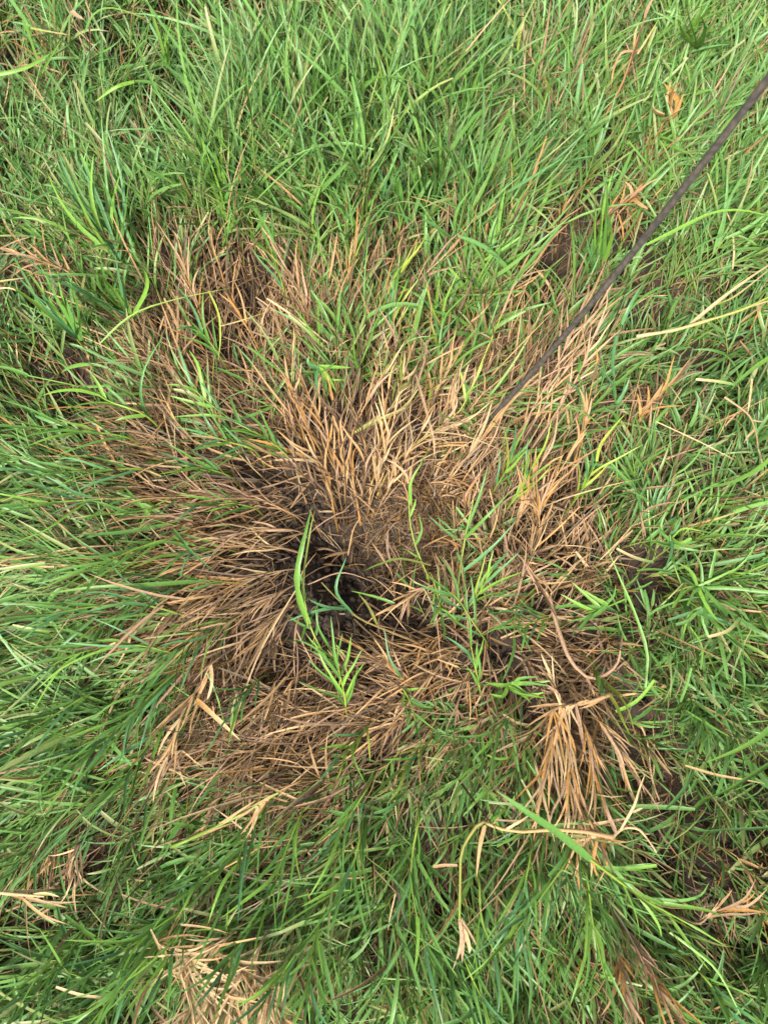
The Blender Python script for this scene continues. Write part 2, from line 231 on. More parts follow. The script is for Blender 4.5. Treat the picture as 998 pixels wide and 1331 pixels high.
def turf(X, Y, ang, spread, lean, dead, dens, ln, tone, r, flat_patch=False):
    """leafy shoots; returns green and dry mesh parts"""
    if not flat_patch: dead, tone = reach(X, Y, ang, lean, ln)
    n = len(X); u = .55 * r.random(n) + .45 * np.clip((n_cl(X, Y) - .5) * 1.5 + .5, 0, 1)
    isdead = u < np.clip(dead ** 1.3 * 1.02, 0, 1)
    Z = soil_z(X, Y) - .003
    az = ang + spread * (.5 * r.standard_normal(n) + 1.7 * (n_cl(X + 1, Y) - .5))
    th = np.radians(np.clip(lean * 86 + 13 * r.standard_normal(n), 4, 88)); th[isdead] = np.clip(th[isdead] + .12, 0, 1.55)
    D0 = np.c_[np.sin(th * .75) * np.cos(az), np.sin(th * .75) * np.sin(az), np.cos(th * .75)]
    ln = ln * (.6 + .8 * n_cl2(X + .5, Y)); L = ln * PX * (.8 + .85 * r.random(n)); S = 5
    hv = np.c_[np.cos(az), np.sin(az), np.zeros(n)]
    wob = .1 * r.standard_normal((n, 3)); wob[:, 2] *= .5
    P, D = grow(np.c_[X, Y, Z], D0, L, S, .10 + .12 * lean, wob)
    floor = (Z + .004 + .02 * r.random(n))[:, None] * np.ones(S + 1); floor[:, 0] = Z
    P[..., 2] = np.maximum(P[..., 2], floor)
    gap = r.random(n) < in_gap(P) if not flat_patch else np.zeros(n, bool)
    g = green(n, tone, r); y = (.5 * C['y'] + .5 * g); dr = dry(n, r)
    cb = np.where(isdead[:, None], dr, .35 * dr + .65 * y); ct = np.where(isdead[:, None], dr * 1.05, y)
    rad = (.0007 + .0006 * r.random(n))[:, None] * np.linspace(1.15, .55, S + 1)[None]
    G, Dd = [], []
    for sel, dst in ((~isdead & ~gap, G), (isdead & ~gap, Dd)):
        if sel.any(): dst.append(tubes(P[sel], rad[sel], cb[sel], ct[sel]))
    nl = 7
    for j in range(nl):
        t = np.clip(.22 + .78 * (j + r.random(n) * .7) / nl, 0, 1) if j < nl - 1 else np.full(n, .995)
        keep = ~gap & (r.random(n) < (.82 if j < nl - 1 else .95))
        f = t * S; i = np.minimum(f.astype(int), S - 1); fr = (f - i)[:, None]; ar = np.arange(n)
        B = P[ar, i] * (1 - fr) + P[ar, i + 1] * fr; d = D[ar, i]
        sd_ = norm(np.cross(d, UP + 1e-3)); sgn = (1 if j % 2 else -1) * np.where(r.random(n) < .15, -1, 1)
        a = np.radians(np.where(np.full(n, j == nl - 1), 12 * r.standard_normal(n), 14 + 28 * r.random(n)))
        ld = np.cos(a)[:, None] * d + (np.sin(a) * sgn)[:, None] * sd_ + UP * (.05 + .28 * r.random(n) * (1.1 - lean))[:, None]
        l = ln * PX * (.5 + .85 * r.random(n)); wd = .0015 + .0029 * r.random(n) ** 1.7
        bend = .04 + .2 * r.random(n) ** 2; wb = .075 * r.standard_normal((n, 3))
        ldead = isdead | (r.random(n) < .55 * np.clip(.55 - t, 0, 1) + .10 * dead)
        wd = np.where(ldead, wd * .72, wd)
        PP, DD = grow(B, ld, l, 5, bend, wb)
        PP[..., 2] = np.maximum(PP[..., 2], (soil_z(PP[..., 0].ravel(), PP[..., 1].ravel()).reshape(PP.shape[:2]) + .002))
        if not flat_patch: keep &= r.random(n) > .85 * in_gap(PP)
        side, up = frame(DD, .75 * r.standard_normal(n))
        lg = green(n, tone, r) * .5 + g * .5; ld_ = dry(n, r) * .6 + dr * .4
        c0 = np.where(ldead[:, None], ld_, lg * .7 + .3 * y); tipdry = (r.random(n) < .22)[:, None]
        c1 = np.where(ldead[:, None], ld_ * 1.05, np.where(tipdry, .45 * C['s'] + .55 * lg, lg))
        prof = np.where((r.random(n) < .28)[:, None], np.array([.62, 1, 1, .95, .85, .55])[None], LEAF_W[5][None])
        for sel, dst, fo in ((keep & ~ldead, G, .4), (keep & ldead, Dd, .75)):
            if sel.any(): dst.append(ribbons(PP[sel], side[sel], up[sel], wd[sel], c0[sel], c1[sel], fo, prof=prof[sel]))
    return G, Dd
def sample(n, r, x0=-.72, x1=.72, y0=-.45, y1=1.15, thin=True):
    x = x0 + (x1 - x0) * r.random(n); y = y0 + (y1 - y0) * r.random(n)
    px, py = pixel(x, y, .05 * np.ones(n)); f = field(px, py)
    out = (np.maximum(np.maximum(-px, px - 998), np.maximum(-py, py - 1331)) > 70)
    keep = r.random(n) < np.clip(f[4] * .85, 0, 1.2) * np.where(out & thin, .45, 1) * np.clip(.4 + 1.2 * n_cl2(x, y), .58, 1.25)
    return x[keep], y[keep], [a[keep] for a in f]
r1 = np.random.default_rng(21)
x, y, f = sample(20500, r1)
G, Dd = turf(x, y, *f, r1)

# loose dry blades that follow the lie of the grass
def dry_blades(n, r, lo, hi, wlo, whi, pw, lift, follow=1.):
    x, y, f = sample(n, r); ang, spread, lean, dead, dens, ln, tone = f
    dead = reach(x, y, ang, lean, ln * .8)[0]
    k = (r.random(len(x)) < np.clip(dead, .16 if pw < 1 else .04, 1) ** pw) & (r.random(len(x)) < np.clip(dens * 1.7 - .3, .02, 1)); x, y = x[k], y[k]; ang, spread, lean, ln = ang[k], spread[k], lean[k], ln[k]
    n = len(x); az = ang + follow * spread * .7 * r.standard_normal(n) + 1.1 * (n_cl(x + 2, y) - .5) + (0 if follow <= 1 else r.random(n) * 6.3)
    th = np.clip(lean * 88 + 16 * r.standard_normal(n), 15, 92) * math.pi / 180
    D0 = np.c_[np.sin(th) * np.cos(az), np.sin(th) * np.sin(az), np.cos(th) + .06]
    Z = soil_z(x, y); L = ln / 70 * (lo + (hi - lo) * r.random(n)); z0 = Z + lift * r.random(n)
    P, D = grow(np.c_[x, y, z0], D0, L, 4, .03 + .08 * r.random(n), .12 * r.standard_normal((n, 3)))
    zz = soil_z(P[..., 0].ravel(), P[..., 1].ravel()).reshape(P.shape[:2]) + .003
    P[..., 2] = np.maximum(P[..., 2], zz)
    kk = r.random(n) > .35 * in_gap(P); P = P[kk]; n = len(P)
    s, u = frame(norm(np.gradient(P, axis=1)), 1.1 * r.standard_normal(n))
    c = dry(n, r, .3)
    return ribbons(P, s, u, wlo + (whi - wlo) * r.random(n), c * .85, c * 1.05, .8)
Dd.append(dry_blades(34000, r1, .03, .08, .0008, .0022, .8, .035))
Dd.append(dry_blades(10000, r1, .05, .11, .0012, .003, 1.8, .055))
me = mesh_from('green_grass', *join(G), M_GREEN)
tag(link('green_grass', me), 'dense green blades and leafy shoots of the lawn around the bare patch', 'grass', kind='stuff')
me = mesh_from('dead_grass', *join(Dd), M_DEAD)
tag(link('dead_grass', me), 'tan and brown dried blades mixed through the lawn and flattened around the bare patch', 'dead grass', kind='stuff')
# short litter over the soil
r2 = np.random.default_rng(31); n = 46000
x = -.6 + 1.2 * r2.random(n); y = -.35 + 1.4 * r2.random(n)
lump = world(553, 642, .03); x[:4500] = lump[0] + .036 * r2.standard_normal(4500); y[:4500] = lump[1] + .042 * r2.standard_normal(4500)
hole = world(462, 735, .0); hd = np.hypot((x - hole[0]) / .075, (y - hole[1]) / .085); kp = (hd > 1) | (r2.random(n) < .22) | (np.arange(n) < 4500); x, y = x[kp], y[kp]; n = len(x)
az = 6.3 * r2.random(n)
D0 = np.c_[np.cos(az), np.sin(az), .25 * r2.standard_normal(n)]
P, D = grow(np.c_[x, y, soil_z(x, y) + .002 + .008 * r2.random(n) ** 2], D0, .008 + .03 * r2.random(n) ** 1.5, 3, .05 * r2.random(n), .3 * r2.standard_normal((n, 3)))
P[..., 2] = np.maximum(P[..., 2], soil_z(P[..., 0].ravel(), P[..., 1].ravel()).reshape(P.shape[:2]) + .0015)
s, u = frame(D, 1. * r2.standard_normal(n)); c = dry(n, r2, .1) * (.35 + .5 * r2.random((n, 1)))
tag(link('thatch', mesh_from('thatch', *ribbons(P, s, u, .0005 + .0011 * r2.random(n), c, c, flat=True), M_DEAD)), 'fine brown litter of broken stems and roots over the soil', 'thatch', kind='stuff')
# crumbs of soil in and around the hollow
r4 = np.random.default_rng(51); n = 4500; hc = world(455, 745, -.02)
x = np.r_[hc[0] + .07 * r4.standard_normal(n - 1200), -.5 + 1. * r4.random(1200)]; y = np.r_[hc[1] + .075 * r4.standard_normal(n - 1200), -.25 + 1.2 * r4.random(1200)]
ph = (1 + 5 ** .5) / 2; iv = norm(np.array([(-1, ph, 0), (1, ph, 0), (-1, -ph, 0), (1, -ph, 0), (0, -1, ph), (0, 1, ph), (0, -1, -ph), (0, 1, -ph), (ph, 0, -1), (ph, 0, 1), (-ph, 0, -1), (-ph, 0, 1)]))
it = np.array([(0,11,5),(0,5,1),(0,1,7),(0,7,10),(0,10,11),(1,5,9),(5,11,4),(11,10,2),(10,7,6),(7,1,8),(3,9,4),(3,4,2),(3,2,6),(3,6,8),(3,8,9),(4,9,5),(2,4,11),(6,2,10),(8,6,7),(9,8,1)])
rad = .0008 + .005 * r4.random(n) ** 3.2
V = np.c_[x, y, soil_z(x, y) + rad * .4][:, None] + iv[None] * (rad[:, None] * (.6 + .7 * r4.random((n, 12))))[..., None]
o = link('soil_crumbs', mesh_from('soil_crumbs', V.reshape(-1, 3), (it[None] + 12 * np.arange(n)[:, None, None]).reshape(-1, 3), None, M_SOIL))
tag(o, 'dark crumbs of loose soil in and around the hole', 'soil', kind='stuff')
# turf beyond the picture: copies of one patch
r3 = np.random.default_rng(41); n = 2600; S_ = .8
x = S_ * (r3.random(n) - .5); y = S_ * (r3.random(n) - .5)
_sz = soil_z; soil_z = lambda a, b: np.zeros_like(a)
one = np.ones(n)
Gp, Dp = turf(x, y, 6.3 * r3.random(n), one, one * .5, one * .2, one, one * 66, one * 0., r3, True)
soil_z = _sz
mg, md = mesh_from('outer_turf', *join(Gp), M_GREEN), mesh_from('outer_turf_dry', *join(Dp), M_DEAD)
first = True
for ix in range(-3, 4):
    for iy in range(-2, 5):
        cx_, cy_ = ix * S_, .35 + (iy - 1) * S_
        if abs(cx_) < .9 and -.6 < cy_ < 1.3: continue
        o = link('outer_grass', mg, loc=(cx_, cy_, -.005)); o.rotation_euler.z = (ix * 3 + iy) % 4 * math.pi / 2
        tag(o, 'green lawn stretching away beyond the worn patch', 'grass', 'lawn beyond the worn patch', 'stuff')
        d = link('dry_blades', md, o); d['kind'] = 'stuff'


# ------------------------------------------------------------------ shoots, blades and straws that stand out one by one
hr = np.random.default_rng(77)
def smooth(P, m):
    """Catmull-Rom through the points, m stations"""
    P = np.asarray(P, float)
    if len(P) == 2: return P[0] + (P[1] - P[0]) * np.linspace(0, 1, m)[:, None]
    E = np.r_[[2 * P[0] - P[1]], P, [2 * P[-1] - P[-2]]]; out = []
    for t in np.linspace(0, len(P) - 1, m):
        i = min(int(t), len(P) - 2); f = t - i; a, b, c, d = E[i:i + 4]
        out.append(.5 * (2 * b + (c - a) * f + (2 * a - 5 * b + 4 * c - d) * f ** 2 + (3 * b - a - 3 * c + d) * f ** 3))
    return np.array(out)
def place(pts, z0, z1):
    """photo points (x, y[, height in cm]) -> places; heights run from z0 to z1 where none is given"""
    n = len(pts); out = []
    for i, p in enumerate(pts):
        z = p[2] if len(p) > 2 else z0 + (z1 - z0) * i / max(n - 1, 1)
        out.append(world(p[0], p[1], z * .01))
    return np.array(out)
def hue(k):
    c = C[k[0]]
    if len(k) > 1: c = .5 * c + .5 * C[k[1]]
    return c * (.72 + .42 * hr.random())
def leaf_part(root, O, P, k, wpx, blunt=False, roll=None):
    wpx = wpx * .68; P = smooth(P, 10) - O; P += np.sin(np.linspace(0, math.pi, 10) * 1.)[:, None] * hr.standard_normal(3) * .03 * np.linalg.norm(P[-1] - P[0]); D = norm(np.gradient(P, axis=0))[None]
    s_, u_ = frame(D, np.array([.45 * hr.standard_normal() if roll is None else roll]))
    ks = k.split('-'); c0 = hue(ks[0]); c1 = hue(ks[-1]) if len(ks) > 1 else c0 * 1.04
    prof = LEAF_W[9] * (1 + .08 * hr.standard_normal(10)) if not blunt else np.array([.8, .95, 1, 1, 1, .97, .93, .9, .86, .8])
    m = M_GREEN if ks[0][0] in 'gbdyl' else M_DEAD
    return link('leaf', mesh_from('leaf', *ribbons(P[None], s_, u_, np.array([wpx * PX]), c0[None], c1[None], .45, prof=prof), m), root)
def stem_part(root, O, P, k, wpx, name='stem', sides=6):
    P = smooth(P, 14) - O; n = len(P); ks = k.split('-'); c0 = hue(ks[0]); c1 = hue(ks[-1]) if len(ks) > 1 else c0
    rad = (.5 * wpx * .72 * PX * np.linspace(1.1, .55, n) * (1 + .12 * hr.standard_normal(n)))[None]
    return link(name, mesh_from(name, *tubes(P[None], rad, c0[None], c1[None], sides), M_GREEN if ks[-1][0] in 'gbdyl' else M_DEAD), root)
def sprig(name, label, cat, stem, sk, lk, leaves=(), auto=None, w=4.5, sw=2.6, z=(5, 10), group=None, rooted=True, blunt=0.):
    """stem: photo points base to tip; leaves: explicit (points, colour, width); auto: (count, length px, angle, from t)"""
    P = place(stem, *z); O = P[0].copy()
    if rooted:
        back = P[0] - (P[1] - P[0]) * .25; back[2] = float(soil_z(back[0], back[1])) - .004
        O = back.copy(); P = np.r_[[back], P]
    root = bpy.data.objects.new(name, None); sc.collection.objects.link(root); root.location = O; root.empty_display_size = .01
    tag(root, label, cat, group)
    stem_part(root, O, P, sk, sw)
    for lf in leaves:
        zz = lf[3] if len(lf) > 3 else (z[0] + .6 * (z[1] - z[0]), z[1])
        leaf_part(root, O, place(lf[0], *zz), lf[1], lf[2], hr.random() < blunt)
    jobs = [auto] if auto else []
    if name.startswith('dead') and 'sprig' in name: jobs.append((6, 44, 7, .05))
    for auto in jobs:
        n, ln, ang, t0 = auto; S = smooth(P[1:] if rooted else P, 40); D = norm(np.gradient(S, axis=0))
        keys = (lk if auto is jobs[0] or len(lk) > 3 else lk + ',n,p').split(',')
        for j in range(n):
            last = j == n - 1
            i = 39 if last else int(39 * (t0 + (1 - t0) * (j + .5 * hr.random()) / n)); d = D[i]; sd_ = norm(np.cross(d, UP))
            a = math.radians(0 if last else (ang * (.6 + .7 * hr.random())) * (1 if j % 2 else -1))
            ld = norm(math.cos(a) * d + math.sin(a) * sd_ + UP * (.12 + .25 * hr.random()))
            l = ln * PX * (.65 + .6 * hr.random()); LP = [S[i]]; 
            for q in range(3):
                LP.append(LP[-1] + ld * l / 3); ld = norm(ld + UP * -.16 * (1 + hr.random()) + .1 * hr.standard_normal(3))
            leaf_part(root, O, LP, keys[hr.integers(len(keys))], w * (.8 + .4 * hr.random()), hr.random() < blunt)
    return root
def fan(base, tips, k, w, z=(4, 10), sag=0.):
    """leaves from about one base to each tip"""
    out = []
    for i, t in enumerate(tips):
        b = base if not isinstance(base[0], (tuple, list)) else base[i % len(base)]
        mx, my = (b[0] + t[0]) / 2 + 6 * hr.standard_normal(), (b[1] + t[1]) / 2 + sag + 4 * hr.standard_normal()
        ks = k.split(','); out.append(((b, (mx, my), t), ks[i % len(ks)], w * (.8 + .4 * hr.random()), z))
    return out
def lone(name, label, cat, pts, k, w, z=(8, 9.5), group=None, blunt=False, roll=None, rooted=False):
    """a single blade or straw: one mesh"""
    P = place(pts, *z)
    if rooted:
        b = P[0] - (P[1] - P[0]) * .2; b[2] = float(soil_z(b[0], b[1])) - .003; P = np.r_[[b], P]
    o = leaf_part(None, P[0], P, k, w * (.66 if cat == 'straw' else .8), blunt, roll); o.name = name; o.data.name = name; o.location = P[0]
    return tag(o, label, cat, group)

GS, DS = 'grass sprig', 'dead grass'
# -- the rod
rod_px = [(612,572,1.0),(622,560,3.5)]
RB = world(622, 560, .035); RT_ = world(0, 0, .4)
cx_, cy_ = (998 - 499) / F, -(101 - 665.5) / F; k_ = .45
RT = np.array([cx_ * k_, (cy_ * CT + ST) * k_, CAM_Z + (cy_ * ST - CT) * k_])
rp = []
for t in np.linspace(-.13, 1.35, 60):
    p = RB + (RT - RB) * t; p = p + np.array([.004, -.003, 0]) * math.sin(t * 3.1); rp.append(p)
rp = np.array(rp); O = rp[0].copy()
rr = .0026 * (1 + .035 * hr.standard_normal(60))
m, t_, b_ = mat('weathered_rod'); nz = t_.nodes.new('ShaderNodeTexNoise'); nz.inputs['Scale'].default_value = 260; nz.inputs['Detail'].default_value = 6
tc = t_.nodes.new('ShaderNodeTexCoord'); cr = t_.nodes.new('ShaderNodeValToRGB'); e = cr.color_ramp.elements
e[0].position = .38; e[0].color = (.03, .027, .023, 1); e[1].position = .72; e[1].color = (.085, .065, .048, 1)
t_.links.new(tc.outputs['Object'], nz.inputs['Vector']); t_.links.new(nz.outputs[0], cr.inputs[0]); t_.links.new(cr.outputs[0], b_.inputs['Base Color']); b_.inputs['Roughness'].default_value = .8
bp = t_.nodes.new('ShaderNodeBump'); bp.inputs['Distance'].default_value = .0008; bp.inputs['Strength'].default_value = .7
t_.links.new(nz.outputs[0], bp.inputs['Height']); t_.links.new(bp.outputs[0], b_.inputs['Normal'])
v, q, c = tubes((rp - O)[None], rr[None], np.zeros((1, 3)), np.zeros((1, 3)), 10)
tag(link('rod', mesh_from('rod', v, q, None, m), loc=O), 'thin dark weathered metal rod stuck slantwise into the grass', 'rod')

# -- dry shoots around the bare patch
sprig('dead_grass_sprig', 'upright tan shoot with splayed pale yellow leaves above the dark hole', DS, [(466,664),(456,603),(458,565),(476,524),(500,486)], 'o-t', 's,t,p',
      fan((461,562), [(534,512),(548,500),(528,530)], 's,sy,y-s', 5, (6,9)) + fan((476,524), [(508,470),(522,474),(492,472)], 't,p', 4.5, (8,10)) + fan((456,566), [(446,500),(424,592)], 'v,p', 5, (6,8)) + fan((462,575), [(531,577)], 's', 4, (6,6)) + fan((460,620), [(474,566),(440,590)], 'o,n', 4, (4,6)), w=4.5, sw=4.5, z=(-1, 9))
sprig('dead_grass_sprig', 'long leaning shoot, tan at its root and yellow green towards the tip beside the rod', DS, [(485,665),(497,627),(521,592),(568,558),(602,528),(622,480),(652,408)], 'o-y', 's,p',
      fan([(560,562),(575,552),(590,540)], [(622,536),(616,548),(608,556),(640,520),(585,500),(606,490)], 's,p,t', 5, (7,9)) + fan((605,520), [(628,468),(640,490),(596,478)], 'y,l,y', 4.5, (9,11)), w=5, sw=4.5, z=(-1, 11))
sprig('dead_grass_sprig', 'kinked orange tan stem with leaves swept flat away from the rod beside the dark hole', DS, [(434,664),(422,599),(402,560),(381,514),(381,456)], 'o-t', 't,o', fan([(412,600),(402,598),(396,585)], [(318,570),(330,584),(340,560),(346,600),(352,548),(330,600)], 'o,t,ty,s', 5, (4,5)) + fan((381,510), [(370,462),(392,470),(362,484)], 't,p,o', 5, (7,9)), w=4, sw=4, z=(-1, 9))
lone('dead_leaf', 'broad pale dead leaf crossing the tan shoots near the foot of the rod', DS, [(540,487),(556,530),(566,568),(565,596)], 'p-s', 7, (9,8))
lone('straw', 'long pale straw lying across the foot of the rod', 'straw', [(548,562),(600,570),(654,586)], 's', 4, (8,8.5))
sprig('dead_grass_sprig', 'pale straw shoot rising just under the rod with yellow edges', DS, [(572,640),(610,590),(640,552),(680,505)], 't-s', 's,t', fan([(610,590),(625,572),(640,555)], [(640,520),(665,520),(690,480),(672,500),(700,470),(650,556)], 's,t,y-s', 5, (7,9.5)), w=5, sw=4, z=(2, 9))
root = [(655,600),(664,590),(676,580)]
for i, (a, lb) in enumerate(zip([[(655,600),(690,535),(726,470),(752,412)], [(668,592),(705,530),(742,466),(778,400)], [(680,600),(720,540),(752,486),(770,440)]], ['pinkish tan dead shoot leaning closest along the slant of the rod', 'pinkish tan dead shoot with twiggy tip, second from the rod', 'pinkish tan dead shoot, third from the rod, half sunk in green blades'])):
    sprig('dead_grass_sprig', lb, DS, a, 'p', 'p,t,p,s', auto=(11, 64, 22, .25), w=3.6, sw=4, z=(4, 11))
for i, (a, lb) in enumerate(zip([[(668,695),(682,650),(704,600)], [(690,690),(708,645),(736,598)], [(700,720),(700,670),(690,640)]], ['brown dead tuft standing beside the matted soil lump', 'tan dead tuft with splayed tips next to the brown tuft', 'short brown dead tuft at the foot of the tan tuft'])):
    sprig('dead_grass_sprig', lb, DS, a, 't', 't,p,o,t', auto=(9, 62, 20, .2), w=4.6, sw=4, z=(2, 9))
sprig('dead_grass_sprig', 'twiggy knot of dead leaves hanging above the curved brown runner', DS, [(672,720),(690,745),(700,762)], 'p', 'p,t,n', auto=(10, 40, 70, .2), w=4, sw=4, z=(6, 7))
for b, tp, k_, lb in [((438,662),(372,545),'o,t,s','fanned tan shoot leaning away from the rod over the dark hole'), ((444,660),(398,505),'t,p,o','tall tan shoot rising next to the splayed pale shoot'), ((450,662),(432,520),'n,o,t','upright brown shoot beside the splayed pale shoot'), ((470,664),(470,540),'n,p,t','upright brown shoot behind the splayed pale shoot'),
                      ((478,668),(512,545),'s,t,p','straw shoot leaning towards the rod between the two long shoots'), ((488,670),(548,560),'t,p,s','straw shoot leaning towards the rod over the matted soil lump'), ((478,660),(505,505),'o,s,t','tall straw shoot with orange base at the lip of the dark hole'), ((428,655),(350,590),'p,t,n','low brown shoot leaning away from the rod beside the dark hole'), ((540,560),(590,470),'s,y,t','yellow straw shoot standing behind the long pale straw by the rod'), ((560,570),(600,500),'t,s,p','dry shoot crowding the foot of the rod'), ((500,560),(530,470),'s,t,y','dry shoot behind the splayed pale shoot')]:
    sprig('dead_grass_sprig', lb, DS, [b, ((b[0] * .6 + tp[0] * .4) + 4, b[1] * .5 + tp[1] * .5), tp], 'n-' + k_[0], k_, auto=(8, 58, 20, .3), w=4.2, sw=3, z=(-1, 10))
for b, tp, lb in [((600,800),(640,740),'green shoot crossing the dead tuft by the soil lump'), ((660,660),(690,610),'green shoot pushing through the brown dead tuft'), ((640,640),(668,585),'yellow green shoot between the rod foot and the brown dead tuft'), ((740,660),(775,600),'green shoot between dead tuft and orange stem'), ((560,480),(575,410),'yellow green shoot on the dry rim facing the rod'), ((500,450),(512,390),'yellow green shoot on the dry rim behind the splayed pale shoot'), ((680,900),(640,960),'green shoot next to the bright narrow spray'), ((560,960),(520,1000),'green shoot crossing the brown band'), ((480,940),(440,985),'green shoot over the brown band past the litter'), ((760,850),(790,900),'green shoot inside the curve of the brown runner')]:
    sprig('grass_sprig', lb, GS, [b, ((b[0] + tp[0]) / 2 + 3, (b[1] + tp[1]) / 2), tp], 'y-l', 'g,l,b,y', auto=(8, 62, 20, .1), w=5, sw=3.4, z=(4, 9))
# -- left side: flattened dry shoots
sprig('dead_grass_sprig', 'flattened tan shoot ending in a pale bent fan on the green grass', DS, [(300,752),(266,772),(191,810),(150,832)], 't-v', 's,t', fan((172,818), [(131,858),(147,860),(138,842),(152,866)], 's,t,s', 5.5, (6,6)), (6, 50, 20, .2), w=4.4, sw=4.5, z=(3, 7))
lone('dead_leaf', 'bright orange dead leaf lying on the flattened tan grass', DS, [(268,816),(245,833),(216,848)], 'o', 5.5, (6.5,6.5))
sprig('dead_grass_sprig', 'loose tan shoot with drooping leaves and a broad bent leaf', DS, [(276,862),(262,890),(238,926),(218,984)], 's-t', 't,s', [([(255,909,7),(280,934,8),(313,963,7)], 'o-s', 9), ([(274,864,7),(274,890,8),(268,914,7)], 's', 7)], (9, 62, 16, .35), w=5, sw=4, z=(6, 7))
sprig('dead_grass_sprig', 'tangled pale twigs at the end of the loose tan shoot', DS, [(235,975),(222,990),(212,1004)], 's', 's,p', auto=(10, 32, 75, 0), w=3.4, sw=3, z=(6, 7), rooted=False)
lone('straw', 'long straight pale straw slanting down from the bare soil', 'straw', [(384,768),(352,832),(325,900),(296,975)], 's', 5, (4,6.5))
for i, (b, tp) in enumerate([((380,668),(250,672)), ((386,690),(262,706)), ((380,715),(240,742)), ((378,740),(255,800)), ((384,760),(270,850)), ((388,775),(300,870)), ((365,645),(225,640))]):
    sprig('dead_grass_sprig', 'flattened tan shoot combed away from the rod at the rim of the dark hole', DS, [b, ((b[0] + tp[0]) / 2 + 4, (b[1] + tp[1]) / 2 - 9 + 8 * hr.standard_normal()), (tp[0], tp[1] + 12 * hr.standard_normal())], 'p-t', 'p,t,s,p', auto=(9, 60, 19, .1), w=3.3, sw=3, z=(1.5, 6.5), group='flattened dead shoots beside the hole')
# -- upper rim
for a, n_, k_, lb in [([(265,420),(250,380),(236,330)], 8, 't,o,p', 'brown dead tuft under the tall green tuft by the dark hollow'),
                      ([(330,440),(300,390),(285,345)], 9, 'o,t,n', 'orange brown dead tuft beside the dark hollow'),
                      ([(408,440),(392,385),(365,335)], 9, 't,s,p', 'pale tan dead tuft leaning over the dark hollow'),
                      ([(455,440),(452,380),(460,330)], 9, 'o,y,t', 'upright orange and yellow tuft on the rim of the dark hollow'),
                      ([(505,420),(540,370),(580,330)], 9, 's,p,t', 'dry tan tuft bending towards the rod with pale curled tips'),
                      ([(630,430),(655,385),(694,345)], 9, 's,t,p', 'tan dead tuft pointing its pale tips at the rod'),
                      ([(470,440),(495,395),(520,355)], 8, 'y,l,o', 'yellow green tuft beside the orange and yellow tuft'),
                      ([(600,430),(615,370),(630,310)], 8, 'o,y,t', 'slender orange stems standing in green grass near the rod')]:
    sprig('dead_grass_sprig', lb, DS, a, k_[0], k_, auto=(n_, 66, 17, .05), w=4.2, sw=3.5, z=(2, 9))
lone('grass_shoot', 'long yellow green blade arching over the brown rim of the dark hollow', 'grass', [(131,446),(160,422),(190,405),(240,389),(302,374)], 'l-y', 5, (7,11))
lone('grass_shoot', 'bent yellow blade hanging into the dark hollow', 'grass', [(271,378),(282,408),(285,440),(284,468)], 'y', 5, (10,8))
lone('grass_shoot', 'short yellow stalk at the end of the bent yellow blade', 'grass', [(279,462),(278,484),(276,505)], 'y-v', 4.5, (6,4))
lone('straw', 'pale straw slanting across the dark hollow', 'straw', [(286,424),(312,416),(345,406)], 's-y', 4, (8,9))
lone('dead_leaf', 'long pale leaf slanting across the dark hollow', DS, [(347,388),(385,416),(429,449)], 's', 5, (9,7))
# -- right side stalks
sprig('dead_grass_stalk', 'long forked pale stalk lying on deep green grass', DS, [(827,437),(876,429),(917,417),(965,402),(1010,380)], 's-y', 's', [([(897,421,10),(931,395,11),(970,366,12),(1012,336,12)], 's', 6), ([(931,396,11),(960,382,12),(1005,346,12)], 'y-s', 5), ([(940,410,10.5),(972,398,11),(1008,388,11)], 's', 5)], None, sw=6.5, z=(9.5, 12), rooted=False)
sprig('dead_grass_stalk', 'thin branched pale stalk drooping over the grass near the long forked stalk', DS, [(941,516),(971,538),(981,560),(985,584)], 's-t', 's', [([(977,492,10),(974,515,10),(971,538,9.5)], 's', 4)], (3, 22, 50, .4), w=3.5, sw=4, z=(9.5, 9), rooted=False)
lone('straw', 'thin straw slanting from the orange tuft to the branched pale stalk', 'straw', [(852,548),(890,572),(924,589),(953,597)], 's', 3.6, (9.5,9.5))
sprig('dead_grass_stalk', 'curved brown runner with broken leaf bases among the dead grass', DS, [(714,775),(720,800),(728,826),(742,860),(767,882),(790,875),(803,860),(806,842)], 'p', 'p,n', auto=(7, 22, 55, .1), w=4.5, sw=7, z=(6.5, 7.5), rooted=False)
sprig('dead_grass_sprig', 'thick clump of straw hanging straight down under a bent brown runner', DS, [(793,902),(760,914),(728,918),(712,930)], 't-p', 't', fan([(728,918),(738,917),(718,922),(748,915),(732,920)], [(724,1000),(740,1010),(706,985),(758,990),(716,1015),(732,985),(770,975),(745,1030),(690,975),(726,1040),(752,1005),(712,960),(736,1055),(765,1000)], 't,s,o,p,t', 4.5, (10,7)), None, sw=7, z=(9, 10))
sprig('dead_grass_sprig', 'short pale twig standing off the bent brown runner', DS, [(728,915),(722,900),(716,884)], 's', 's', auto=(2, 18, 30, .5), w=4, sw=4, z=(10, 12), rooted=False)
for b, tp, lb in [((718,945),(704,1022),'straw shoot flanking the thick hanging straw clump on its green side'), ((735,955),(738,1045),'straw shoot in the heart of the thick hanging clump'), ((758,940),(772,1022),'brown straw shoot flanking the thick hanging clump by the dark gap'), ((745,1010),(752,1078),'straw shoot joining the hanging clump to the straw knot'), ((775,935),(812,990),'thin brown shoot splayed from the hanging clump into the dark gap')]:
    sprig('dead_grass_sprig', lb, DS, [b, ((b[0] + tp[0]) / 2 + 3, (b[1] + tp[1]) / 2), tp], 'o-t', 't,s,o,p', auto=(9, 58, 16, .0), w=4, sw=3, z=(8, 9))
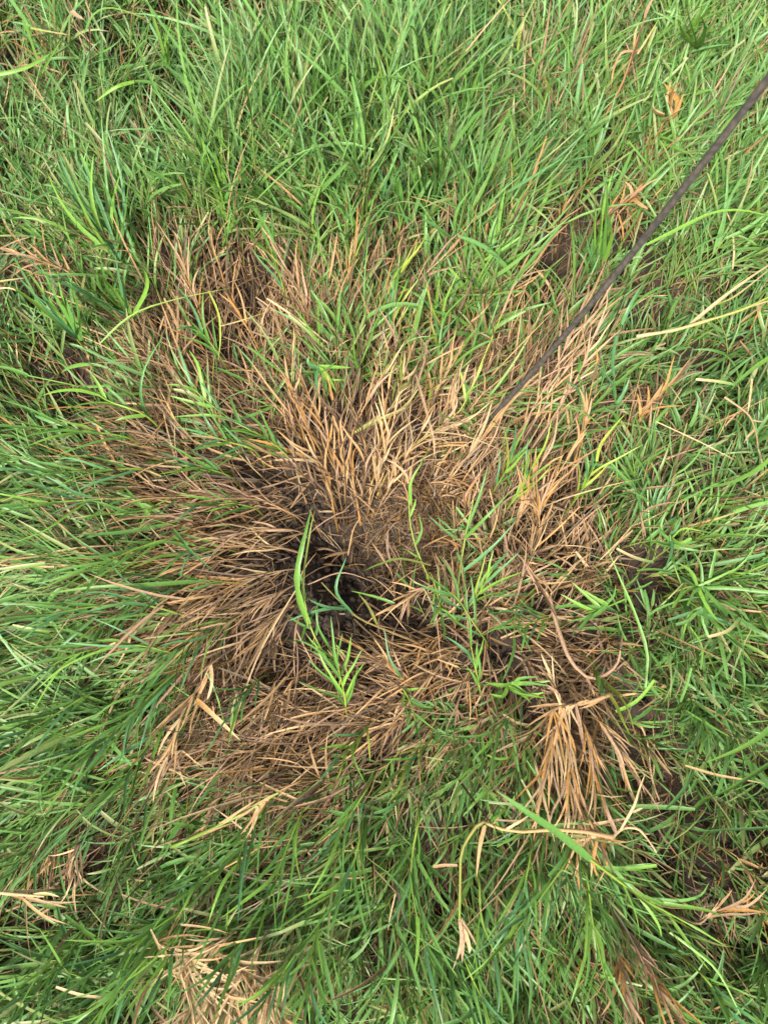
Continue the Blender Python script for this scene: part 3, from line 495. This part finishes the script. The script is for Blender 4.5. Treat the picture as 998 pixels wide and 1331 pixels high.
lone('dead_leaf', 'short tan leaf on the grass beside the bent brown runner', DS, [(804,905),(835,902)], 't', 6, (9.5,9.5))
# lower right bent stalk
sprig('dead_grass_stalk', 'sharply bent straw stalk, upright part yellow, ending in a pale frayed fan', DS, [(795,1088),(736,1078),(670,1081),(640,1073),(624,1069),(608,1090),(599,1112),(598,1150),(597,1195)], 't-y', 's', fan((597,1194), [(592,1250),(600,1252),(610,1240),(622,1236),(588,1262),(604,1224)], 's,p,s', 7, (10,8)) + [([(630,1073,12),(625,1105,12),(619,1141,10)], 't', 6), ([(658,1078,12),(676,1068,12.5),(690,1058,12)], 's', 4)], None, sw=6, z=(11, 11), rooted=False)
lone('straw', 'short blunt tan straw sticking out beside the sharply bent stalk', 'straw', [(563,1127),(594,1125)], 't-p', 7, (10,10), blunt=True)
sprig('dead_grass_sprig', 'knot of curled dead leaves where straw stalks meet', DS, [(760,1060),(772,1080),(778,1095)], 't', 't,o,s', fan((777,1088), [(752,1118),(768,1140),(780,1150),(794,1128),(742,1100),(800,1100),(770,1160)], 't,s,o', 5, (10,8)), (6, 40, 60, .3), w=4.5, sw=5, z=(8, 10))
sprig('dead_grass_stalk', 'branching straw stalk arching over the dark gap in the grass', DS, [(790,1095),(804,1080),(815,1076),(830,1078),(842,1092),(853,1108)], 's', 's', [([(806,1079,10),(825,1052,11),(832,1030,11),(838,1006,11)], 's', 5), ([(822,1056,11),(836,1050,11)], 's', 4), ([(800,1082,10),(790,1058,10),(784,1034,9)], 'p', 6)], None, sw=5, z=(9, 10), rooted=False)
lone('straw', 'long tan straw lying over dark green grass beside the wide curved blade', 'straw', [(890,995),(930,1006),(968,1013),(996,1019)], 't-s', 5.5, (9,9.5))
for a, n_, lb in [([(820,1220),(838,1255),(868,1308)], 9, 'tan dead tuft at the end of the long yellow stem'), ([(905,1200),(925,1186),(950,1178)], 8, 'small curled tan tuft beside the green blade with upturned tip'), ([(800,1230),(806,1270),(822,1330)], 9, 'brown dead tuft next to the tan tuft by the long yellow stem')]:
    sprig('dead_grass_sprig', lb, DS, a, 'p', 't,p,o', auto=(n_, 56, 18, .05), w=5, sw=4, z=(5, 9))
# lower left straw
for i, (b, tp) in enumerate([((205,1222),(262,1258)), ((300,1215),(240,1250)), ((340,1225),(300,1290)), ((370,1250),(340,1320)), ((240,1240),(250,1310)), ((270,1230),(330,1270)), ((310,1250),(300,1335)), ((220,1262),(290,1290)), ((350,1280),(370,1345)), ((262,1290),(240,1330)), ((330,1250),(352,1330)), ((280,1260),(262,1340))]):
    sprig('dead_grass_sprig', 'pale straw shoot in the thick bleached patch of straw', DS, [b, ((b[0] + tp[0]) / 2, (b[1] + tp[1]) / 2), tp], 's', 's,s,t', auto=(8, 52, 30, .0), w=4, sw=2.8, z=(8, 9.5), group='bleached straw patch')
lone('straw', 'straight tan straw lying along the rim of the bleached straw patch', 'straw', [(235,1202),(265,1207),(297,1213)], 's-t', 5, (10,10.5))
lone('straw', 'crooked yellow straw flanking the bleached straw patch', 'straw', [(196,1208),(208,1240),(209,1262),(191,1292)], 's-y', 5.5, (10,9.5))
lone('straw', 'lone pale straw lying on pure green grass near the crooked yellow straw', 'straw', [(73,1283),(102,1293),(142,1298)], 's', 6.5, (10.5,10), blunt=True)
sprig('dead_grass_stalk', 'bundle of pale straw pushing in over green grass near the drooping tan tuft', DS, [(-25,1158),(20,1162),(58,1165)], 's', 's,t', fan([(10,1162),(25,1164),(40,1165)], [(106,1172),(92,1203),(78,1166),(70,1158),(88,1180)], 's,t,y-s,s', 5, (10,10)), None, sw=5.5, z=(10, 10.5), rooted=False)
sprig('dead_grass_sprig', 'frayed tan fan on a thick yellow green stem past the tangled pale twigs', DS, [(225,1100),(270,1080),(320,1055),(362,1030)], 'l-y', 't', fan([(345,1042),(335,1048),(350,1040)], [(312,1086),(320,1090),(306,1078),(330,1080),(325,1068)], 't,s,p', 5, (9,8)), None, sw=6.5, z=(8, 9))
lone('straw', 'tan straw stalk slanting through green grass near the tangled pale twigs', 'straw', [(136,1095),(160,1066),(194,1030)], 's-v', 4.5, (9,9))
for (a, lb) in [([(98,1145),(96,1120),(104,1095)], 'drooping tan tuft in a grass gap by the bundle of pale straw')]:
    sprig('dead_grass_sprig', lb, DS, a[::-1], 'n', 't,s,n', auto=(9, 46, 35, .0), w=3.6, sw=3, z=(8, 6))
lone('straw', 'short white straw slanting in green grass near the bent straw stalk', 'straw', [(487,1131),(502,1146),(518,1164)], 's', 4, (9,9))
lone('straw', 'pale straw joining the end of the short white straw', 'straw', [(514,1162),(508,1190),(504,1210)], 's', 3.6, (9,7))
for b, tp, lb in [((330,1200),(290,1262),'green shoot lying across the heart of the bleached straw patch'), ((240,1200),(212,1262),'green shoot crossing the bleached straw patch by the crooked straw'), ((390,1230),(345,1300),'green shoot crossing the bleached straw patch on its long green side')]:
    sprig('grass_sprig', lb, GS, [b, ((b[0] + tp[0]) / 2, (b[1] + tp[1]) / 2), tp], 'l', 'g,l,b', auto=(7, 60, 20, .1), w=5, sw=3.2, z=(8, 11))
# top dry pieces
sprig('dead_grass_sprig', 'tall dead stalk with a torn orange leaf near the golden tuft', DS, [(786,152),(808,109),(822,68),(837,24)], 'o-t', 't', [([(822,66,12),(808,70,12),(798,92,10),(794,114,9)], 't', 5), ([(828,70,11),(842,48,12),(856,24,13)], 's-y', 4)], (3, 30, 25, .3), w=5, sw=5.5, z=(5, 14))
sprig('dead_grass_sprig', 'leafy shoot browned at the foot with a green fishbone tip', DS, [(730,152),(713,118),(690,75),(672,45),(655,10),(648,-14)], 't-y', 'y', fan([(668,45),(672,66),(660,28),(655,12)], [(626,24),(626,40),(632,-2),(640,-10),(690,-8),(684,18)], 'l,g,y', 5.5, (10,12)) + fan([(690,74),(700,94)], [(698,20),(696,58),(664,96),(716,104),(674,80)], 'p,t', 4.5, (8,10)), None, sw=5.5, z=(5, 12))
sprig('dead_grass_sprig', 'short thick golden tuft in green grass beside the rod', DS, [(868,168),(868,150),(870,130)], 'o', 'o', fan([(864,150),(870,146),(876,152),(860,156)], [(842,132),(852,116),(872,104),(888,122),(848,142),(880,112),(862,108),(890,138)], 'o,s,t', 9, (7,10)), None, sw=5, z=(4, 9))
sprig('dead_grass_sprig', 'curled orange leaf on a dry stem close under the rod', DS, [(770,296),(795,276),(818,258)], 'n-o', 'o', fan([(818,262),(822,256)], [(836,238),(812,236),(832,262),(842,272)], 'o,t', 7, (9,10)), (4, 36, 30, .2), w=5, sw=4.5, z=(6, 9.5))
sprig('dead_grass_sprig', 'brown twiggy tuft in the shade by the slender orange stems', DS, [(725,330),(722,305),(730,280)], 'n', 'n,o,t', auto=(9, 40, 40, .0), w=4, sw=4, z=(2, 7))
lone('straw', 'thin bowed straw between the fishbone shoot and the dead stalk', 'straw', [(715,98),(760,92),(800,92)], 's', 2.8, (10,10.5))
for pts, lb in [([(557,213),(566,250),(570,258),(596,252)], 'bent orange straw in tall green grass'), ([(600,205),(612,230),(624,256)], 'straight orange straw leaning in tall green grass'), ([(486,175),(487,205)], 'short yellow straw standing in tall green grass')]:
    lone('straw', lb, 'straw', pts, 'o-t', 5, (9,7))
sprig('dead_grass_sprig', 'matted tan tuft between long leaning green tufts', DS, [(100,362),(70,345),(30,332)], 't', 't,p,o', auto=(10, 44, 40, 0), w=4, sw=3.5, z=(6, 8.5))
lone('straw', 'yellow straw lying flat beside the matted tan tuft', 'straw', [(-14,368),(10,364),(34,361)], 'y-s', 6, (9,9))
lone('straw', 'second yellow straw under the flat yellow one', 'straw', [(-14,378),(12,376),(28,380)], 's', 5, (8.5,8.5))
sprig('dead_grass_sprig', 'tan tuft behind the tall green tuft by the crossing thin straws', DS, [(300,250),(262,222),(236,206)], 's', 's,p,t', auto=(7, 40, 25, .2), w=4.5, sw=3.5, z=(4, 8))
lone('straw', 'thin straws crossing the dark gap behind the tall green tuft', 'straw', [(252,160),(285,140),(318,134)], 's', 3, (7,7.5))
lone('dead_leaf', 'pinkish dead leaf scrap among messy pale grass', DS, [(92,14),(100,20),(110,26)], 'p', 13, (9,9))
lone('dead_leaf', 'yellow dead leaf scrap beside the pinkish scrap', DS, [(36,36),(60,42),(92,46)], 'y-s', 9, (8.5,9))
# thin straws over the hole
for a, k_, lb in [([(426,695),(440,715),(446,730)], 's', 'thin root straw dangling into the dark hole'), ([(452,722),(458,690),(470,670)], 't', 'second thin root straw across the dark hole'), ([(500,700),(512,722),(520,738)], 'p', 'thin straw lying on the lip of the dark hole'), ([(400,760),(440,745),(490,758)], 'p', 'straw bridging the bare soil of the dark hole'), ([(360,778),(420,738),(470,742)], 'n', 'brown straw leading into the dark hole from the flattened tan shoots'), ([(490,780),(525,756),(552,735)], 't', 'tan straw climbing out of the dark hole'), ([(515,800),(530,780),(545,768)], 'p', 'short pink straw beside the dark hole')]:
    lone('straw', lb, 'straw', a, k_, 3.6, (0, 2.5))
sprig('dead_grass_sprig', 'twiggy dead sprig with hooked leaves at the lip of the dark hole', DS, [(565,760),(540,770),(515,786)], 'p', 'p,t,s', auto=(8, 36, 38, .1), w=3.8, sw=3, z=(2, 3.5))
lone('straw', 'long thin vertical straw crossing the brown litter past the dark hole', 'straw', [(565,785),(568,850),(575,916)], 'p', 3.2, (5,5.5))
sprig('dead_grass_sprig', 'orange tan sprig spread over the brown litter past the dark hole', DS, [(548,900),(520,878),(473,846)], 'o-t', 't,o,p', auto=(8, 42, 30, .05), w=4.4, sw=3.4, z=(3.5, 5.5))
for b, tp in [((600,880),(470,900)), ((590,850),(480,860)), ((560,910),(420,925)), ((610,830),(540,900)), ((520,940),(400,950)), ((640,820),(600,900))]:
    sprig('dead_grass_sprig', 'flattened brown shoot in the brown litter past the dark hole', DS, [b, ((b[0] + tp[0]) / 2, (b[1] + tp[1]) / 2 - 6), tp], 'n-p', 'p,t,n,t', auto=(8, 56, 22, .05), w=3.4, sw=3, z=(2.5, 5), group='flattened brown shoots past the hole')

# -- green shoots and blades
sprig('grass_sprig', 'tall bright green blade standing on the lip of the dark hole', GS, [(418,845),(404,815),(396,780)], 'y', 'g', [([(402,812,5),(390,775,7),(388,740,9),(396,700,10),(405,660,10)], 'l-g', 11), ([(400,815,5),(393,770,7),(402,700,8),(409,664,9)], 'y', 4), ([(398,812,5),(392,835,6)], 'g', 6)], (5, 46, 45, 0), w=5, sw=4, z=(2.5, 5))
sprig('grass_sprig', 'olive shoot sprawling over the bare soil of the dark hole', GS, [(541,835),(497,817),(466,803),(440,780),(418,757)], 't-v', 'v', [([(450,792,4),(425,787,5),(396,776,5)], 'b', 6), ([(446,788,4),(405,795,5),(372,808,5)], 'b', 6), ([(460,800,4),(436,766,6),(450,724,7)], 'b', 6), ([(490,812,4),(478,790,5),(466,772,5)], 'v', 5)], None, sw=4.5, z=(3, 5))
lone('grass_shoot', 'green blade lying level over the bare soil', 'grass', [(512,784),(488,776),(456,768)], 'g-l', 6, (4,5))
lone('grass_shoot', 'pale green blade curving along the lip of the dark hole', 'grass', [(560,735),(520,724),(490,732),(473,742)], 'v-g', 5.5, (3.5,4))
lone('grass_shoot', 'upright green blade among litter past the bare soil', 'grass', [(520,880),(506,856),(499,815)], 'b', 6.5, (5,8), rooted=True)
sprig('grass_sprig', 'slender yellow green shoot beside the matted soil lump', GS, [(556,750),(540,710),(532,670),(534,630),(548,600)], 'y-l', 'l', [([(534,655,6),(536,628,8),(548,602,9)], 'l', 6), ([(540,708,5),(548,690,6),(544,668,7)], 'g', 5)], (3, 26, 35, .1), w=5, sw=3.2, z=(2, 8))
sprig('grass_sprig', 'thin bright stem rising on the rodward side of the soil lump', GS, [(592,790),(598,740),(606,690),(615,650)], 'l-y', 'g', [([(600,730,5),(580,720,7),(572,700,8)], 'g', 5), ([(604,700,6),(632,672,9),(662,640,10)], 'g', 6), ([(606,690,6),(626,640,9),(634,606,10)], 'g', 6), ([(598,745,5),(636,712,8),(668,680,9)], 'b', 6)], None, sw=3.6, z=(2, 8))
for a, ln_, lb in [([(560,745),(570,780),(574,800)], 46, 'blue green shoot with curved leaves beside the bare soil'),
                   ([(632,835),(614,808),(596,780),(582,768)], 56, 'green shoot with a straw coloured stem beside the bare soil'),
                   ([(624,900),(618,870),(612,840)], 52, 'green shoot with broad spread leaves next to the straw coloured stem'),
                   ([(440,900),(442,875),(430,845)], 58, 'pale green shoot dropping long leaves over the litter'),
                   ([(450,925),(448,905),(440,870)], 66, 'green shoot with hanging leaves by the pale green shoot'),
                   ([(520,890),(532,910),(540,938)], 40, 'small teal shoot among the brown litter'),
                   ([(724,800),(700,806),(675,815)], 52, 'green shoot lying outside the bend of the brown runner'),
                   ([(700,760),(672,790),(668,830)], 50, 'green shoot hanging beside the twiggy dead knot')]:
    sprig('grass_sprig', lb, GS, a, 'y', 'g,b,g,l', auto=(8, ln_, 30, .1), w=5, sw=3.6, z=(4, 7.5))
sprig('grass_sprig', 'spray of light green leaves lying on the tan rim of the dark hollow', GS, [(405,468),(412,476),(420,480)], 'y', 'l', fan([(412,476),(418,480)], [(456,478),(424,508),(414,517),(448,494),(392,482),(402,462),(438,512),(440,468)], 'l,g,b', 6.5, (8,9)), None, sw=4, z=(5, 8))
sprig('grass_sprig', 'spray of bright narrow leaves beside the straw clump on the bent runner', GS, [(640,888),(664,890),(690,890)], 'l', 'l', fan([(664,888),(660,892),(668,890)], [(628,886),(636,902),(714,892),(722,884),(716,908),(700,880),(708,900),(690,914)], 'l,l,g', 6, (9,10.5)), None, sw=4, z=(7, 9))
sprig('grass_sprig', 'bright sprig with broad blunt leaves spread like a star', GS, [(880,768),(898,762),(915,764),(935,758)], 'y-l', 'l', fan([(906,762),(912,764),(920,762)], [(966,734),(893,787),(917,812),(932,808),(944,800),(998,748),(874,790),(900,716),(930,716),(878,730),(1000,770)], 'l,g,g', 6, (9,10.5)), None, sw=4, z=(7, 9.5), blunt=.6)
sprig('grass_sprig', 'bright sprig with upright blunt leaves behind the star shaped sprig', GS, [(886,770),(876,735),(870,695)], 'l', 'l', fan([(872,700),(874,708),(870,694)], [(852,676),(866,664),(886,672),(898,700),(888,746),(862,744),(910,690),(854,704)], 'l,g,b', 5.8, (9,10.5)), None, sw=4, z=(7, 9.5), blunt=.5)
sprig('grass_sprig', 'wide green spray with pale cut tips hanging under the star shaped sprig', GS, [(930,770),(912,790),(896,800)], 'l', 'g', fan([(905,795),(912,790)], [(878,812),(868,806),(928,800),(920,828),(950,812),(886,830)], 'g,b,l', 6.5, (9.5,9)), None, sw=4, z=(8, 10), blunt=.7)
sprig('grass_sprig', 'green spray with leaves swept over the curved brown runner', GS, [(820,775),(790,788),(760,797)], 'l', 'g', fan([(780,790),(770,794),(790,786)], [(722,790),(728,772),(736,808),(742,756),(752,818),(756,766),(800,760)], 'g,l', 6, (9.5,10)), None, sw=4, z=(7, 10), blunt=.3)
lone('grass_shoot', 'long curved green blade between the brown runner and star shaped sprig', 'grass', [(838,894),(840,852),(826,806),(808,762),(784,701)], 'g-l', 6.5, (8,12))
for pts, lb, k_, w_ in [([(849,731),(825,722),(801,713)], 'blunt pale tipped blade lying beside the upright blunt sprig', 'g-s', 6.5), ([(868,742),(848,741),(828,742)], 'short blunt green blade below the pale tipped blade', 'g-l', 7), ([(961,803),(945,818),(920,828)], 'pale green blade curling down right of the star shaped sprig', 'g-s', 7),
                        ([(910,870),(908,840),(896,815)], 'thin curved blade hanging beside the wide green spray', 'g-l', 5), ([(884,912),(894,890),(898,868)], 'upright green blade in the right hand litter', 'g', 6), ([(800,925),(824,910),(850,884)], 'green blade slanting over the tan litter at the right', 'l', 7)]:
    lone('grass_shoot', lb, 'grass', pts, k_, w_, (10,10.5), blunt=True)
lone('grass_shoot', 'broad bright yellow green blade reaching in near the thin branched stalk', 'grass', [(1015,582),(985,602),(950,620),(915,634)], 'l-g', 12, (11,11.5))
lone('grass_shoot', 'narrower green blade under the broad bright blade', 'grass', [(905,645),(940,650),(975,668),(1010,672)], 'l', 9, (10.5,10.5))
lone('grass_shoot', 'green blade pointing over dark grass at the thin branched stalk', 'grass', [(1012,458),(980,476),(951,502)], 'l-g', 11, (12,11.5))
lone('grass_shoot', 'pale blunt blade touching the thin branched stalk', 'grass', [(955,500),(930,496),(904,493)], 'g-s', 6.5, (11,11), blunt=True)
lone('grass_shoot', 'wide curved green blade over the long tan straw', 'grass', [(1015,930),(985,958),(955,976),(915,992)], 'g-l', 10, (12,12.5))
lone('grass_shoot', 'second wide green blade parallel to the wide curved one', 'grass', [(1012,985),(970,1014),(940,1032),(906,1042)], 'g-l', 9.5, (12,12))
sprig('grass_sprig', 'very broad soft green blade turning into a long yellow stem', GS, [(760,1112),(800,1142),(835,1168),(893,1200)], 'y-l', 'l', [([(768,1118,16),(730,1092,17.5),(690,1065,19),(645,1028,20)], 'g-g', 12), ([(800,1142,13),(850,1180,13),(912,1216,12)], 'y', 4), ([(820,1158,13),(862,1204,12),(890,1240,11)], 'l', 5)], (7, 70, 22, .3), w=5, sw=4.5, z=(15, 11), rooted=False)
lone('grass_shoot', 'pale green blade lying level beside the straw knot', 'grass', [(775,1128),(812,1131),(853,1125)], 'g-l', 7.5, (12,12), blunt=True)
lone('grass_shoot', 'green blade curving up at its tip over the dark gap', 'grass', [(845,1168),(880,1172),(907,1165),(921,1147)], 'g', 7, (11,11.5))
lone('grass_shoot', 'long light green blade continuing the line of the long yellow stem', 'grass', [(870,1212),(900,1244),(931,1274),(966,1328)], 'l', 6, (11,11))
for a, n_, ln_, lb in [([(622,1140),(626,1195),(648,1257),(653,1335)], 6, 60, 'long yellow green stem hanging from the bent straw stalk'), ([(602,1243),(620,1285),(642,1322)], 5, 50, 'bright stem continuing past the pale frayed fan'),
                       ([(545,1060),(536,1110),(536,1160),(552,1232)], 9, 70, 'bright green shoot arching beside the bent straw stalk'), ([(470,1080),(460,1120),(440,1160)], 8, 62, 'green shoot with a yellow stem beside the short white straw'),
                       ([(480,1020),(455,1060),(430,1100)], 8, 66, 'green shoot crossing the dry band near the frayed tan fan'), ([(200,1236),(160,1280),(118,1330)], 8, 72, 'long light green shoot beside the lone pale straw'),
                       ([(300,1120),(270,1138),(245,1158)], 7, 52, 'shoot with a tan stem and drooping green leaves'), ([(690,1100),(680,1160),(672,1230)], 8, 80, 'straight hanging green shoot inside the bent straw stalk'), ([(740,1110),(700,1170),(668,1215)], 8, 80, 'green shoot slanting from the straw knot to the bent stalk'),
                       ([(760,1130),(770,1200),(786,1270)], 8, 76, 'green shoot hanging under the straw knot'), ([(905,1260),(930,1290),(955,1330)], 8, 66, 'leafy green shoot beside the brown and tan tufts')]:
    sprig('grass_sprig', lb, GS, a, 'y-l', 'g,l,g,b', auto=(n_, ln_, 20, .1), w=5.2, sw=3.8, z=(8, 11), group=None)
# left greens
for b, tp, lb in [((330,660),(255,655),'green shoot lying on the flattened tan shoots near the kinked orange stem'), ((300,715),(225,722),'green shoot threaded through the heart of the flattened tan grass'), ((310,800),(250,845),'green shoot caught among the combed tan shoots'), ((340,880),(300,930),'green shoot crossing the long straight pale straw'), ((300,620),(235,606),'green shoot near the low brown shoot over the flattened tan grass'), ((380,600),(330,560),'yellow green shoot beside the low brown shoot'), ((290,470),(250,420),'green shoot overhanging the dark hollow by the long arching blade'), ((370,380),(350,320),'green shoot overhanging the dark hollow by the pale tan tuft'), ((250,760),(190,775),'thin green shoot over tan grass near the level blade')]:
    sprig('grass_sprig', lb, GS, [b, ((b[0] + tp[0]) / 2, (b[1] + tp[1]) / 2 - 4), tp], 'y-l', 'g,l,b,g', auto=(8, 62, 22, .05), w=5, sw=3.2, z=(4, 8.5))
sprig('grass_sprig', 'long level green blade reaching out from the flattened tan grass', GS, [(322,760),(290,756),(258,753)], 'v', 'g', [([(270,754,6),(191,749,8),(120,752,9),(44,774,8)], 'g-l', 8)], (2, 40, 20, .5), w=5, sw=3.5, z=(4, 6.5))
lone('grass_shoot', 'green blade slanting on the flattened tan grass', 'grass', [(226,688),(252,716),(280,744)], 'g-b', 7.5, (8,7.5))
for a, n_, ln_, lb in [([(230,850),(170,838),(100,850),(40,880)], 10, 84, 'green shoot lying beside the pale bent fan'), ([(240,800),(180,785),(110,790),(60,800)], 10, 80, 'green shoot lying level near the pale bent fan'), ([(220,700),(170,716),(120,740)], 9, 72, 'green shoot fanning over tan grass past the level blade'),
                       ([(190,610),(120,612),(50,616)], 9, 86, 'level green shoot beyond the flattened tan grass'), ([(180,648),(110,650),(30,656)], 9, 86, 'level green shoot alongside the one beyond the tan grass'), ([(170,570),(110,560),(40,556)], 9, 80, 'flat green shoot by the dark gap with pale tipped blade'),
                       ([(240,640),(190,662),(150,668)], 7, 60, 'yellow tipped green shoot on the outer tan grass'), ([(235,870),(190,910),(150,960)], 9, 90, 'rich green shoot slanting beside the loose tan shoot'), ([(200,900),(150,950),(100,990)], 9, 90, 'rich green shoot next to the one by the loose tan shoot'), ([(215,940),(180,985),(150,1030)], 9, 84, 'rich green shoot beside the tangled pale twigs'),
                       ([(120,900),(70,930),(20,960)], 9, 86, 'long green shoot slanting outward past the rich green shoots'), ([(350,1040),(320,1090),(300,1150)], 9, 86, 'green shoot dropping from the dry band by the frayed tan fan'), ([(395,1050),(370,1110),(350,1170)], 9, 86, 'straight green shoot hanging past the frayed tan fan'),
                       ([(240,1180),(190,1215),(140,1250)], 9, 84, 'green shoot leading away from the bleached straw patch'), ([(120,1200),(80,1250),(40,1300)], 9, 84, 'dark green shoot past the bundle of pale straw'), ([(420,1180),(405,1240),(400,1300)], 8, 80, 'green shoot standing beside the bleached straw patch')]:
    sprig('grass_sprig', lb, GS, a, 'y-l', 'g,l,g,b', auto=(n_, ln_, 18, .05), w=5.2, sw=3.6, z=(5, 10))
sprig('grass_sprig', 'green shoot lying on the tan rim by the dark hollow', GS, [(345,570),(300,545),(262,515),(238,490)], 'y-l', 'b,g,l', auto=(9, 62, 32, .1), w=6, sw=4, z=(5, 8))
sprig('grass_sprig', 'blue green spray beside the kinked orange stem', GS, [(330,585),(300,575),(270,565)], 'y', 'b,g,b', auto=(9, 54, 36, .05), w=6, sw=4, z=(5, 8))
sprig('grass_sprig', 'green shoot pointing across the dark gap by a pale tipped blade', GS, [(190,540),(143,522),(112,505),(37,488)], 'y-l', 'g,l', auto=(8, 60, 26, .0), w=6, sw=4, z=(6, 10))
lone('grass_shoot', 'blue green blade standing at the edge of the tan rim', 'grass', [(193,526),(195,480),(212,438)], 'b-g', 7, (6,11), rooted=True)
lone('grass_shoot', 'pale tipped blade over a dark gap in green grass', 'grass', [(165,510),(140,496),(112,480)], 'g-s', 7, (8,9), blunt=True)
# top greens
for a, tips, lb, k_ in [((290,285), [(235,165),(252,158),(268,150),(288,155),(303,134),(312,182),(278,172),(262,178),(320,210)], 'tall bright green tuft beside the dark gap with thin straws', 'l,g,b,l'),
                        ((150,335), [(72,188),(98,204),(122,200),(132,150),(60,215),(160,215),(112,178)], 'long green tuft leaning out beside the tall bright tuft', 'g,b,l'),
                        ((434,180), [(356,50),(410,36),(462,0),(396,80),(450,70),(425,60)], 'long slender green tuft in the tallest grass', 'g,l,d'),
                        ((376,170), [(332,84),(342,100),(352,120),(366,100),(345,140)], 'bright green tuft beside the slender tuft', 'l,g'),
                        ((512,190), [(474,26),(486,50),(480,72),(520,80),(500,60),(540,100)], 'bright green tuft leaning over the slender tuft', 'l,l,g'),
                        ((548,285), [(530,190),(545,170),(560,180),(575,200),(540,210),(556,215),(568,160)], 'upright dark green tuft behind the orange and yellow tuft', 'd,g,d'),
                        ((514,288), [(518,180),(508,200),(526,210)], 'pair of light blue green blades behind the orange and yellow tuft', 'b,g'),
                        ((601,205), [(604,74),(596,96),(612,100),(578,86)], 'broad pale green blade standing in the tallest grass', 'l,g,b'),
                        ((640,290), [(645,205),(660,190),(632,200),(672,215),(650,230),(690,200)], 'yellow green tuft behind the tan tuft by the rod', 'l,y,g'),
                        ((779,338), [(796,222),(790,260),(774,250)], 'long wide green blade rising beside the rod', 'l,g'),
                        ((900,60), [(870,0),(890,-10),(920,0),(940,10),(910,20),(880,24)], 'bright green tuft beyond the golden tuft', 'l,g,l'),
                        ((218,92), [(190,-5),(208,10),(226,20),(240,30)], 'bright green blades beside the pale arching blade', 'l,g'),
                        ((100,440), [(30,330),(50,340),(75,350),(18,352),(90,360)], 'long green tuft leaning out beside the matted tan tuft', 'b,g,l'),
                        ((165,410), [(60,345),(110,340),(130,330),(150,330),(172,330),(100,372)], 'green tuft leaning over the brown rim of the hollow', 'b,l,g')]:
    sprig('grass_sprig', lb, GS, [a, (a[0] * .75 + tips[0][0] * .25, a[1] * .75 + tips[0][1] * .25)], 'y', 'g', fan([a, (a[0] + 6, a[1] + 3), (a[0] - 6, a[1] - 5)], tips + [(u_ + 9 * hr.standard_normal(), v_ + 14 + 8 * hr.standard_normal()) for u_, v_ in tips], k_, 7.5, (6,14)), None, sw=3.5, z=(3, 6))
sprig('grass_sprig', 'pair of pale leaves bowed like a roof in shaded messy grass', GS, [(176,150),(175,125),(175,106)], 'g', 'l', [([(175,106,10),(150,115,10.5),(122,134,9)], 'l', 7), ([(175,105,10),(200,110,10.5),(219,132,9)], 'g', 7)], None, sw=3.5, z=(5, 10))
lone('grass_shoot', 'broad pale blade lying near the yellow dead leaf scrap', 'grass', [(-10,98),(20,90),(45,80),(68,68)], 'l', 10, (9.5,9.5))
lone('grass_shoot', 'pale arching blade near the pinkish leaf scrap', 'grass', [(111,41),(125,22),(150,14),(196,26)], 'g-l', 6, (9,10))
lone('grass_shoot', 'long green blade arching away under the rod', 'grass', [(840,318),(876,303),(917,285),(960,280),(1010,284)], 'l', 8, (10.5,11.5))
lone('grass_shoot', 'bright green blade slanting near the fishbone shoot', 'grass', [(672,220),(692,203),(717,176)], 'l', 7, (10,11.5))
for a, n_, lb in [([(777,512),(790,470),(808,422)], 3, 'green blade standing beside the pinkish tan dead shoots'), ([(806,565),(800,525),(798,490)], 4, 'blue green shoot among orange leaves of the low tuft'), ([(757,530),(754,505),(752,483)], 2, 'blunt blue green blade at the end of the pinkish tan shoots')]:
    sprig('grass_sprig', lb, GS, a, 'g', 'g,b', auto=(n_, 48, 25, .2), w=7, sw=3.5, z=(5, 10), blunt=.4)
sprig('dead_grass_sprig', 'orange stem standing beside the blunt blue green blade', DS, [(745,604),(756,560),(770,496)], 'o', 'o,t', auto=(4, 40, 18, .3), w=5, sw=4, z=(3, 9))
sprig('dead_grass_sprig', 'low orange tuft half hidden in green shoots by the pinkish tan dead shoots', DS, [(830,545),(850,520),(880,490)], 'o', 'o,t,n', auto=(9, 46, 35, .0), w=4.5, sw=4, z=(5, 8.5))
